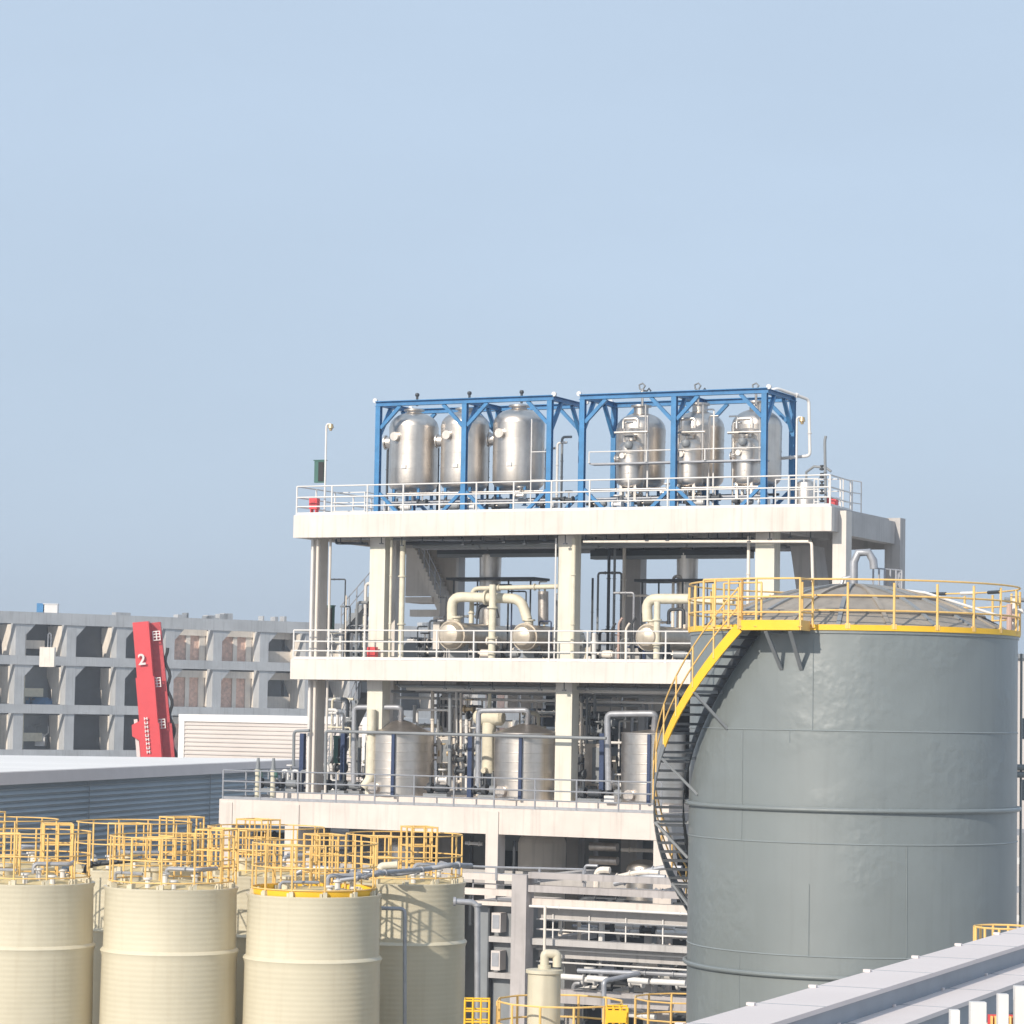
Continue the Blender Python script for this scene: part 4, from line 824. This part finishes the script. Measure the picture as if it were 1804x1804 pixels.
for i in (6, 13, 20, 27, 34):
    p1 = sp_pt(TR+.84, i, -.1); a = sa0-stp*(i-1); p2 = (TR*sin(a), -TR*cos(a), p1[2]-.85); p3 = sp_pt(TR, i, -.1)
    MB().bar(p1, p2, .08, .06).bar(p1, p3, .07, .07).build('bracket', GREY, bt, smooth=False)
# gooseneck vent on the dome and fittings
gx = (1519-1501)*TY/5000
MB().tube([(gx-.25, 0, TT+1.1), (gx-.25, 0, TT+1.75), (gx-.15, 0, TT+1.98), (gx+.1, 0, TT+2.0), (gx+.22, 0, TT+1.8), (gx+.24, 0, TT+1.6)], .1, 12).build('gooseneck_vent', GALV, bt)
MB().tube([(gx-.6, 0, TT+1.05), (gx-.5, 0, TT+1.35), (gx-.25, 0, TT+1.4)], .05, 8).build('vent_branch', GALV, bt)
rails(bt, [(gx+.3, .6, TT+1.1), (gx+1.0, .6, TT+1.05), (gx+1.0, 1.2, TT+1.0)], .55, GALV, .02, .14, levels=(1.,))
MB().tube([(.3, -.2, TT+1.16), (1.6, -.9, TT+1.0), (3.7, -1.2, TT+.35)], .035, 8).build('roof_cable', WHITE, bt)
for x, y, z in ((3.55, -1.3, .25), (3.75, -.9, .4)):
    MB().tube([(x, y, TT+.1), (x, y, TT+z+.5)], .07, 10).tube([(x-.2, y, TT+z+.2), (x+.2, y, TT+z+.2)], .06, 10).lathe([(.04, -.02), (.14, 0), (.04, .02)], 12, (x, y, TT+z+.55)).build('roof_valve', PINK if y < -1 else WHITE, bt)
for py in (1352, 1365):
    a = 1.50; MB().tube([(TR*sin(a), -TR*cos(a), ztk(py)), ((TR+.2)*sin(a), -(TR+.2)*cos(a), ztk(py))], .08, 12).build('nozzle', GREYT, bt)
MB().tube([((TR+.12)*sin(1.53), -(TR+.12)*cos(1.53), z) for z in (TT-.4, .3)], .03, 8).build('level_pipe', GREYT, bt)

# ------------------------------------------------------------------ small dosing tanks with yellow rails at the bottom centre
def dosing(px, py, Y, r, lab, stack=False, n=12):
    a = at(px, py, Y); h = a.z; t = thing('dosing_tank', lab, 'tank', (a.x, Y, 0), 0)
    MB().lathe([(r, 0), (r, h-.05), (r+.05, h-.04), (r+.05, h)], 48).build('shell', CREAMP, t); MB().lathe([(r+.05, h), (.001, h+.15)], 32).build('roof', CREAMR, t)
    pts = [(r*cos(2*PI*k/n+.2), r*sin(2*PI*k/n+.2), h) for k in range(n+1)]; rails(t, pts, 1.05, YEL, .022, 9, levels=(1., .55, .12), closed=True)
dosing(985, 1850, 62, 1.38, 'cream dosing tank with yellow rail ring at the bottom centre around the small stack')
dosing(1205, 1832, 73.5, 1.3, 'cream dosing tank with yellow rails seen just past the left foot of the grey tank')
a = at(957, 1836, 61.6); t = thing('vent_stack', 'small cream cylindrical stack with elbow vent at the bottom centre', 'stack', (a.x, 61.6, a.z+.0), 0)
zt_ = at(957, 1708, 61.6).z-a.z
MB().lathe([(.36, 0), (.355, zt_-.08), (.40, zt_-.07), (.40, zt_), (.001, zt_+.02)], 32).build('shell', CREAMP, t)
MB().tube([(0, 0, zt_+.1), (0, 0, zt_)], .14, 16).tube([(0, 0, zt_), (0, 0, zt_+.34), (.27, 0, zt_+.34), (.27, 0, zt_+.06)], .095, 14, .06).build('elbow_vent', CREAMP, t)
def cage(px0, px1, py, Y, lab, z1=None):
    a = at(px0, py, Y); b_ = at(px1, py, Y); t = thing('ladder_cage', lab, 'ladder cage', (a.x, Y, 0), 0); L = b_.x-a.x; h = a.z; b = MB()
    for l in (0, -.22, -.45, -.7, -1.0): b.tube([(0, 0, h+l), (L, 0, h+l), (L, .5, h+l), (0, .5, h+l), (0, 0, h+l)], .02, 6)
    b.build('hoop', YELB, t); b = MB()
    for x in (0, L*.33, L*.66, L):
        for y in (0, .5): b.tube([(x, y, 0), (x, y, h+.02)], .022, 6)
    b.build('upright', YELB, t)
cage(819, 862, 1763, 61.5, 'yellow caged ladder top beside the dropping grey pipe'); cage(1070, 1106, 1776, 60.4, 'yellow caged ladder with sign plate right of the small stack')
a = at(1086, 1790, 60.3); single(MB().box(-.2, .2, -.01, .01, -.14, .12), 'sign_plate', YELB, 'small yellow plate on the caged ladder right of the small stack', 'sign', a, 0)
# far-right platform
dosing(1768, 1722, 60, .62, 'small tank with yellow rail ring behind the long pale covers at the right')
# ------------------------------------------------------------------ foreground covered trays (long boxes running away to the right)
def tray(lab, pA, pB, pC, pD, drop, h):
    """pA,pB: back edge pixels at x=1205 and 1804 ; pC,pD front edge pixels ; all on the plane z=h"""
    def onz(p):
        d = ray(*p); return CAMP+d*((h-CAMP.z)/d.z)
    a, b_, c_, d_ = (onz(p) for p in (pA, pB, pC, pD))
    D = (b_-a).normalized(); nrm = Ve((D.y, -D.x, 0)); wd = abs((d_-b_).dot(nrm)); a0 = a-D*3; L = (b_-a).length+20
    t = thing('covered_tray', lab, 'cable tray', a0, math.atan2(D.y, D.x))
    nn = (-wd, 0)   # local y from front edge to back
    MB().box(0, L, -wd, 0, -.05, 0).build('cover', TRAY, t, smooth=False)
    MB().box(0, L, -wd+.03, -wd+.10, -drop, -.051).build('side_plate', TRAYS, t, smooth=False); MB().box(0, L, -.1, -.03, -drop, -.051).build('side_plate', TRAYS, t, smooth=False)
    MB().box(0, L, -wd+.101, -.101, -drop, -drop+.05).build('bottom_plate', TRAYS, t, smooth=False)
    x = .6
    while x < L:
        MB().box(x, x+.07, -.06, .025, .001, .03).build('cover_strap', TRAY, t, smooth=False); MB().box(x+.3, x+.318, -wd-.004, .004, .0005, .004).build('cover_joint', TRAYS, t, smooth=False); x += 2.2
    return t, L, wd, D, a0
tA, L1, w1, D1, a01 = tray('long pale topped covered tray crossing the lower right corner, upper of two', (1205, 1804), (1804, 1632), (1350.7, 1804), (1804, 1663.8), .42, 10.0)
tB, L2, w2, D2, a02 = tray('long pale topped covered tray at the lower right corner, lower of two', (1478, 1804), (1804, 1694), (1595, 1804), (1804, 1727), .35, 9.75)
for tt, L, wd, zt2 in ((tA, L1, w1, 9.5), (tB, L2, w2, 9.3)):
    x = 4.0
    while x < L: MB().box(x, x+.16, -wd*.6, -wd*.6+.16, -zt2, -.45).build('support_post', GALV, tt, smooth=False); x += 5.5
# grey shed wall and posts under the lower tray
def onl(px, py, Y): return at(px, py, Y)
base = onl(1700, 1800, 27.0); ang = math.atan2(D2.y, D2.x)
t = thing('shed_wall', 'blue grey sheet wall below the lower covered tray at the bottom right corner', 'wall', (a02.x+.25, a02.y-.1, 0), ang)
MB().box(0, L2, -w2+.25, -w2+.35, 0, 9.2).build('sheet', TRAYS, t, smooth=False)
for k in range(int(L2/.9)): MB().box(.3+k*.9, .36+k*.9, -w2+.21, -w2+.249, 0, 9.19).build('rib', GREY, t, smooth=False)
for px, py0, w_ in ((1683, 1780, .1), (1724, 1766, .17), (1768, 1752, .11), (1800, 1738, .14)):
    Y = 24.6; a = at(px, py0, Y); single(MB().box(-w_/2*.8, w_/2*.8, 0, .1, -a.z, 0), 'white_post', WHITE, 'white upright post below the covered trays, %s of four' % {1683: 'leftmost', 1724: 'second and widest', 1768: 'third', 1800: 'rightmost'}[px], 'post', a, 0, 'white posts at the bottom right corner')
a = at(1733, 1782, 26); t = thing('louvre_vent', 'orange yellow barred vent between the white posts in the bottom right corner', 'vent', (a.x, 25.6, a.z), 0)
for k in range(9): MB().box(k*.033, k*.033+.016, 0, .05, -.5, 0).build('bar', YEL, t, smooth=False)
MB().box(-.02, .32, .051, .08, -.5, .01).build('frame', REDD, t, smooth=False)

# ------------------------------------------------------------------ left warehouse
t = thing('warehouse', 'low warehouse with white roof and ribbed blue grey wall at the left', 'building', (0, 0, 0), 0)
A = Ve((-24.6, 89.9)); Bp = Ve((-10.5, 147.5)); D = (Bp-A).normalized(); ang = math.atan2(D.y, D.x); Lw = (Bp-A).length
t.location = (A.x, A.y, 0); t.rotation_euler = (0, 0, ang)
b = MB(); zz = 0.0; prof = []
while zz < 9.6: prof += [(.15, zz), (.03, zz+.13), (0, zz+.14), (0, zz+.235), (.15, zz+.239)]; zz += .24
n0 = len(b.v)
for y, z in prof: b.v += [(0, -y, z), (Lw, -y, z)]
for i in range(len(prof)-1): b.f.append((2*i, 2*i+1, 2*i+3, 2*i+2))
b.build('ribbed_wall', CORR, t, smooth=False)
MB().box(0, Lw, .02, .3, 0, 9.9).build('inner_wall', CORR, t, smooth=False)
for x in (Lw*.25, Lw*.5, Lw*.75): MB().box(x, x+.05, -.175, -.155, 0, 9.75).build('joint_strip', GREY, t, smooth=False)
MB().box(-.2, Lw+.2, -.25, -.06, 9.76, 10.24).build('gutter_fascia', TRAY, t, smooth=False)
rf = MB(); Cn = Ve((-60, 152)); Dn = Ve((-60, 89.9))
def tl(p): d = Ve((p[0]-A.x, p[1]-A.y)); return (d.x*D.x+d.y*D.y, -d.x*D.y+d.y*D.x)
poly = [(-.2, -.055), (Lw+.2, -.055), tl((-9.6, 152)), tl((-60, 152)), tl((-60, 89.9))]
rf.prismz(poly, 9.91, [10.26, 10.26, 9.98, 9.98, 10.26]); rf.build('roof', ROOFW, t, smooth=False)
MB().box(Lw-.2, Lw+.1, .31, 20, 0, 9.9).build('end_wall', CORR, t, smooth=False)
# white clad building
a = at(318, 1258, 158); b_ = at(650, 1268, 152); ang = math.atan2(b_.y-a.y, b_.x-a.x); L = (b_-a).length
t = thing('clad_building', 'white ribbed box building between the red crane and the concrete frame', 'building', (a.x, a.y, 0), ang); h = a.z
b = MB(); prof = []; zz = 0
while zz < h-.6: prof += [(0, zz), (0, zz+.1), (.07, zz+.12), (.07, zz+.20), (0, zz+.23)]; zz += .23
for y, z in prof: b.v += [(.35, -y, z), (L-.35, -y, z)]
for i in range(len(prof)-1): b.f.append((2*i, 2*i+1, 2*i+3, 2*i+2))
b.build('ribbed_wall', CORW, t, smooth=False)
MB().box(0, L, .01, 8, 0, h-.4).build('core', CORW, t, smooth=False); MB().box(-.05, L+.05, -.1, 8.05, h-.39, h).build('parapet', ROOFW, t, smooth=False)
MB().box(-.04, .34, -.09, .009, 0, h-.4).build('corner_trim', ROOFW, t, smooth=False); MB().box(L-.34, L+.04, -.09, .009, 0, h-.4).build('corner_trim', ROOFW, t, smooth=False)
# ------------------------------------------------------------------ far concrete frame building
fa = at(-60, 1262, 292); fd = Ve((sin(R_(54)), cos(R_(54)), 0)); fang = math.atan2(fd.y, fd.x)
t = thing('frame_building', 'long grey concrete frame building with brick infill bays in the left distance', 'building', (fa.x, fa.y, 0), fang)
BAY = 5.9; NB = 20; Lf = BAY*NB
lv = [22.3, 17.75, 12.7, 8.0, 3.5]
# local x along the facade, local +y goes away from camera (to the left/back)
for k in range(NB+1):
    x = k*BAY
    MB().box(x-.55, x+.55, 0, 1.2, 0, lv[0]-1.2).build('column', FARC, t, smooth=False)
    for i in (0, 1):
        zt3 = lv[i]-(1.26 if i == 0 else .96)
        MB().prism([(x+.552, zt3), (x+1.7, zt3), (x+.552, zt3-1.2)], .02, .6).build('haunch', FARC, t, smooth=False)
    fin = MB()
    for i in range(2):
        z1 = lv[i]-(1.3 if i == 0 else 1.1); z0 = lv[i+1]+.05
        fin.prism([(0, z0), (2.6, z0), (2.9, z0+1.4), (4.4, z1-1.0), (4.4, z1), (0, z1)], 0, .5)
    fin.prism([(0, 0), (2.6, 0), (2.6, 8), (3.4, 11.6), (0, 11.6)], 0, .5)
    # rotate: prism is x/z along y -> make it run along +y at this column
    fin.v = [(x-.5+vy, 1.21+vx*.75, vz) for vx, vy, vz in fin.v]
    fin.build('transverse_frame', FARR, t, smooth=False)
for i, z in enumerate(lv[:4]):
    MB().box(-.8, Lf+.8, -.15, -.003, z-(1.25 if i == 0 else .95), z).build('edge_beam', FARC, t, smooth=False)
    MB().box(-.8, Lf+.8, 1.62, 14, z-.45, z-.05).build('floor_slab', FARC, t, smooth=False)
for k in range(NB):
    x = k*BAY
    for i in range(3):
        z0 = lv[i+1]+.0; z1 = lv[i]-1.1; y = 1.9 if k in (4, 5, 10, 11, 14) else 3.6
        if k in (4, 5, 10, 11, 14):
            MB().box(x+.6, x+BAY-.6, y, y+.3, z0, z1-.5).build('brick_panel', BRICK, t, smooth=False); MB().box(x+.6, x+BAY-.5, y-.35, y-.01, z1-.75, z1).box(x+BAY*.5, x+BAY*.5+.5, y-.2, y-.01, z0, z1-.75).box(x+BAY-1.3, x+BAY-.6, y-.2, y-.01, z0, z1-.75).build('panel_frame', FARR, t, smooth=False)
        elif k in (2, 3, 9):
            MB().box(x+.2, x+BAY-.2, y, y+.3, z0, z1).build('dark_panel', DARK, t, smooth=False)
        elif k in (6, 7, 12, 13):
            MB().box(x+.3, x+BAY-.3, y-.3, y, z0, z0+1.3).box(x+.3, x+BAY-.3, y-.3, y, z1-.8, z1).build('parapet_panel', FARR, t, smooth=False); MB().box(x+.2, x+BAY-.2, y+2, y+2.2, z0, z1).build('dark_panel', GREY, t, smooth=False)
        else:
            MB().box(x+.2, x+BAY-.2, y+1, y+1.2, z0, z1).build('dark_panel', GREY if i else DARK, t, smooth=False)
            MB().box(x+.8, x+BAY-1.4, y-.2, y, z0+.8, z0+1.7).box(x+2, x+2.3, y-.3, y, z0, z1).build('parapet_panel', FARR if i == 0 else INSUL, t, smooth=False)
MB().box(0, Lf, 14.1, 14.4, 0, 21.6).build('rear_wall', FARC, t, smooth=False)
for k in range(46):
    x = rng.uniform(15, Lf); tt = rng.uniform(.6, 1.4); MB().box(x, x+rng.uniform(.15, 1.8), 1, 2, lv[0]-.04, lv[0]+tt*.5).build('roof_unit', rng.choice((FARC, FARC, GREY)), t, smooth=False)
# equipment inside bays one and two
for k, (px, py) in enumerate(((78, 1140), (78, 1222), (318, 1140))):
    pass
a = at(62, 1085, 299); single(MB().box(-.2, .6, 0, 1, 0, 1.1), 'roof_tank', BLUE, 'pale blue cube on the roof edge of the distant grey frame building', 'tank', (a.x, a.y+2, 22.3), 0)
a = at(82, 1085, 299); single(MB().box(-.7, .8, 0, 1, 0, 1.0).box(-.75, .85, -.05, 1.05, 1.001, 1.08), 'roof_hut', WHITE, 'white hut next to the blue cube on the distant roof', 'hut', (a.x, a.y+2, 22.3), 0)
a = at(82, 1173, 290); tt = thing('hoist_cage', 'small cream lift cage hanging on the front of the distant frame building', 'lift', (a.x, a.y, a.z), 0)
MB().box(-.75, .75, 0, 1, -.1, 1.9).build('cage', FARR, tt, smooth=False); MB().tube([(0, .5, 1.9), (0, .5, 3.2), (.15, .5, 3.4), (.3, .5, 3.2), (.3, .5, 1.9)], .05, 6).build('cable', GALV, tt)
for k, (px, py, m, s_) in enumerate(((45, 1242, BLUE, 1.0), (72, 1242, BLUE, 1.8), (50, 1290, GREY, 1.2), (70, 1306, WHITE, .8), (155, 1305, FARR, .9), (175, 1306, WHITE, .6), (30, 1308, WHITE, .6))):
    a = at(px, py, 301 if px < 100 else 306); single(MB().box(-s_/2*1.3, s_/2*1.3, 0, 1.2, -.5, .5).box(-s_*.4, s_*.4, .2, 1, .501, .8).tube([(0, .5, .3), (s_, .5, .9), (s_, .5, 1.6)], .08, 6), 'machine_unit', m, '%s machine on the lower floors of the distant frame building' % ('small blue', 'long blue', 'grey', 'white round', 'beige', 'small white', 'leftmost white')[k], 'machine', a, 0)
# ------------------------------------------------------------------ red crane boom
cb_ = at(270, 1352, 178); ct = at(249, 1096, 178); t = thing('mobile_crane', 'bright red telescopic crane boom standing up in front of the distant frame building', 'crane', (cb_.x, cb_.y, 0), 0)
o3 = Ve((cb_.x, cb_.y, 0)); bot = Ve((cb_.x, cb_.y, cb_.z))-o3; top = ct-o3; d = (top-bot).normalized(); Lb = (top-bot).length
bot0 = bot-d*(bot.z-2.0)/d.z*1.0
px2m = 178/5000
m1 = bot+(top-bot)*.30; m2 = bot+(top-bot)*.62
MB().bar(bot0, m1, 33*px2m, 1.3).build('boom_base', RED, t, smooth=False); MB().bar(m1, m2, 30*px2m, 1.15).build('boom_section', RED, t, smooth=False); MB().bar(m2, top, 26*px2m, 1.0).build('boom_section', RED, t, smooth=False)
xr = Ve((1, 0, 0)); bk = Ve((0, .5, 0))
MB().bar(bot0+xr*.95+bk, m1+xr*.9+bk, 17*px2m, .9).bar(m1+xr*.9+bk, top+xr*.8+bk, 13*px2m, .7).build('boom_shade_side', REDD, t, smooth=False)  # right face of the boom, its shade painted as a darker red
MB().prism([(0, 0), (-.7, .4), (-.75, 1.1), (0, 1.5)], -.4, .4).build('boom_bracket', RED, t, smooth=False).location = m1-xr*.45-d*1.2
pts = [m1+xr*(1.35+.12*sin(i*1.1))+bk+d*(i*.3-4.2) for i in range(31)]; MB().tube(pts, .10, 6).build('hose_bundle', BLACK, t)
MB().bar(bot0-xr*.9-Ve((0, 0, 0)), bot-xr*.85+d*3.0, .22, .22).build('stay_bar', WHITE, t, smooth=False)
MB().box(-1.6, 1.6, -2.5, 5.5, .9, 2.2).build('chassis', RED, t, smooth=False); MB().box(-1.4, 0, -4.2, -2.51, .9, 3.4).build('cab', RED, t, smooth=False); MB().box(-1.3, -.1, -4.23, -4.201, 2.2, 3.2).build('windscreen', GLASS, t, smooth=False)
for y in (-3.2, -1, 1, 3, 4.6):
    for x in (-1.5, 1.5): MB().lathe([(.2, -.2), (.6, -.18), (.62, 0), (.6, .18), (.2, .2)], 20, (x, y, .62), 'x').build('wheel', BLACK, t)
def stroke(b, a, c, w_=.1): b.bar((a[0], 0, a[1]), (c[0], 0, c[1]), .05, w_, up=(0, 0, 1)) if abs(a[0]-c[0]) > 1e-3 else b.box(a[0]-w_/2, a[0]+w_/2, -.025, .025, min(a[1], c[1]), max(a[1], c[1]))
def text(s, size, m, parent, loc, rot, name='lettering'):
    cu = bpy.data.curves.new(name, 'FONT'); cu.body = s; cu.size = size; cu.align_x = 'CENTER'; cu.align_y = 'CENTER'; cu.extrude = .02; cu.materials.append(m); cu.offset = .02*size
    o = bpy.data.objects.new(name, cu); col.objects.link(o); bpy.context.view_layer.update()
    me = bpy.data.meshes.new_from_object(o); bpy.data.objects.remove(o); o = bpy.data.objects.new(name, me); col.objects.link(o); o.parent = parent; o.location = loc; o.rotation_euler = rot; return o
tilt = math.atan2(d.x, d.z)
p2 = at(252, 1163, 178)-o3; text('2', .95, WHITE, t, (p2.x, p2.y-.62, p2.z), (PI/2, -tilt*-1, 0))
# long illegible white lettering: a row of small sign-like marks
b = MB(); 
for k in range(9):
    z = 1.05-k*.26; b.box(-.12, -.06, -.02, .02, z, z+.18).box(.04, .10, -.02, .02, z, z+.18)
    b.box(-.0601, .0399, -.019, .019, z+(0 if k % 3 == 1 else .07), z+(.05 if k % 3 == 1 else .12))
o = b.build('lettering', WHITE, t, smooth=False); p2 = at(262, 1298, 178)-o3; o.location = (p2.x, p2.y-.68, p2.z); o.rotation_euler = (0, tilt, 0)
for k, (px, py) in enumerate(((276, 1120), (277, 1202), (285, 1275))):
    b = MB(); b.box(-.24, -.19, -.02, .02, -.3, .3).box(.19, .24, -.02, .02, -.3, .3)
    for z in (-.3, -.1, .08, .25): b.box(-.1899, .1899, -.02, .02, z, z+.05)
    b.box(-.03, .03, -.03, -.0201, -.25, .25); o = b.build('lettering', ROOFW, t, smooth=False); p2 = at(px, py, 178)-o3; o.location = (p2.x, p2.y-.1, p2.z); o.rotation_euler = (0, tilt, 0)
# ------------------------------------------------------------------ beyond the grey tank at the right edge
t = thing('white_building', 'pale building sliver visible past the right side of the grey tank', 'building', (at(1790, 1200, 140).x, 140, 0), 0)
MB().box(0, 14, 0, 10, 0, at(1798, 1160, 140).z).build('wall', CORW, t, smooth=False)
for z in (3, 6, 9, 12): MB().box(.3, 12, -.04, -.002, z, z+1.0).build('window', GLASS, t, smooth=False)
MB().box(-.2, 14.2, -.2, 10.2, at(1798, 1160, 140).z+.002, at(1798, 1152, 140).z).build('roof', GREY, t, smooth=False)
t = thing('pipe_rack', 'grey pipe rack glimpsed past the lower right side of the grey tank', 'pipe rack', (at(1788, 1500, 100).x, 100, 0), 0)
for x in (.2, 3.5): MB().box(x, x+.3, 0, .3, 0, 9).build('column', GREY, t, smooth=False)
for z in range(1, 10): MB().box(-.3, 6, .05, .25, z-.1, z+.12).build('beam', GALV if z % 2 else WHITE, t, smooth=False)
wpipe([at(1770, 1056, 74.5), at(1830, 1058, 74.5)], .06, GREY, 'grey pipe running off to the right behind the tank rim railing')
# distant low skyline
for k, (px, w_, z, m, lab) in enumerate(((1800, 40, 16, CORW, 'tall pale distant block at the far right'), (700, 60, 21, PINK, 'distant pink walled block behind the middle deck left bay'), (1080, 60, 19.5, PINK, 'distant pink walled block behind the middle deck right bay'))):
    a = at(px, 1250, 420); t = thing('distant_block', lab, 'building', (a.x, 420, 0), 0)
    MB().box(0, w_*.2, 0, 12, 0, z).build('wall', m, t, smooth=False)
    for i in range(3): MB().box(.5, w_*.2-.5, -.05, -.002, z-2.5-i*4, z-1.2-i*4).build('window', GLASS, t, smooth=False)

# ------------------------------------------------------------------ air: faint haze in one closed box round the camera and the whole scene
hz = MB().box(-700, 700, -250, 900, -1, 45).build('haze', GRND, smooth=False); tag(hz, kind='stuff')
hm = bpy.data.materials.new('haze_air'); hm.use_nodes = True; ht = hm.node_tree; ht.nodes.remove(ht.nodes['Principled BSDF'])
pv = ht.nodes.new('ShaderNodeVolumePrincipled'); pv.inputs['Color'].default_value = (.94, .96, 1, 1); pv.inputs['Density'].default_value = .00065; pv.inputs['Anisotropy'].default_value = .3
ht.links.new(pv.outputs[0], ht.nodes['Material Output'].inputs['Volume']); hz.data.materials.clear(); hz.data.materials.append(hm)
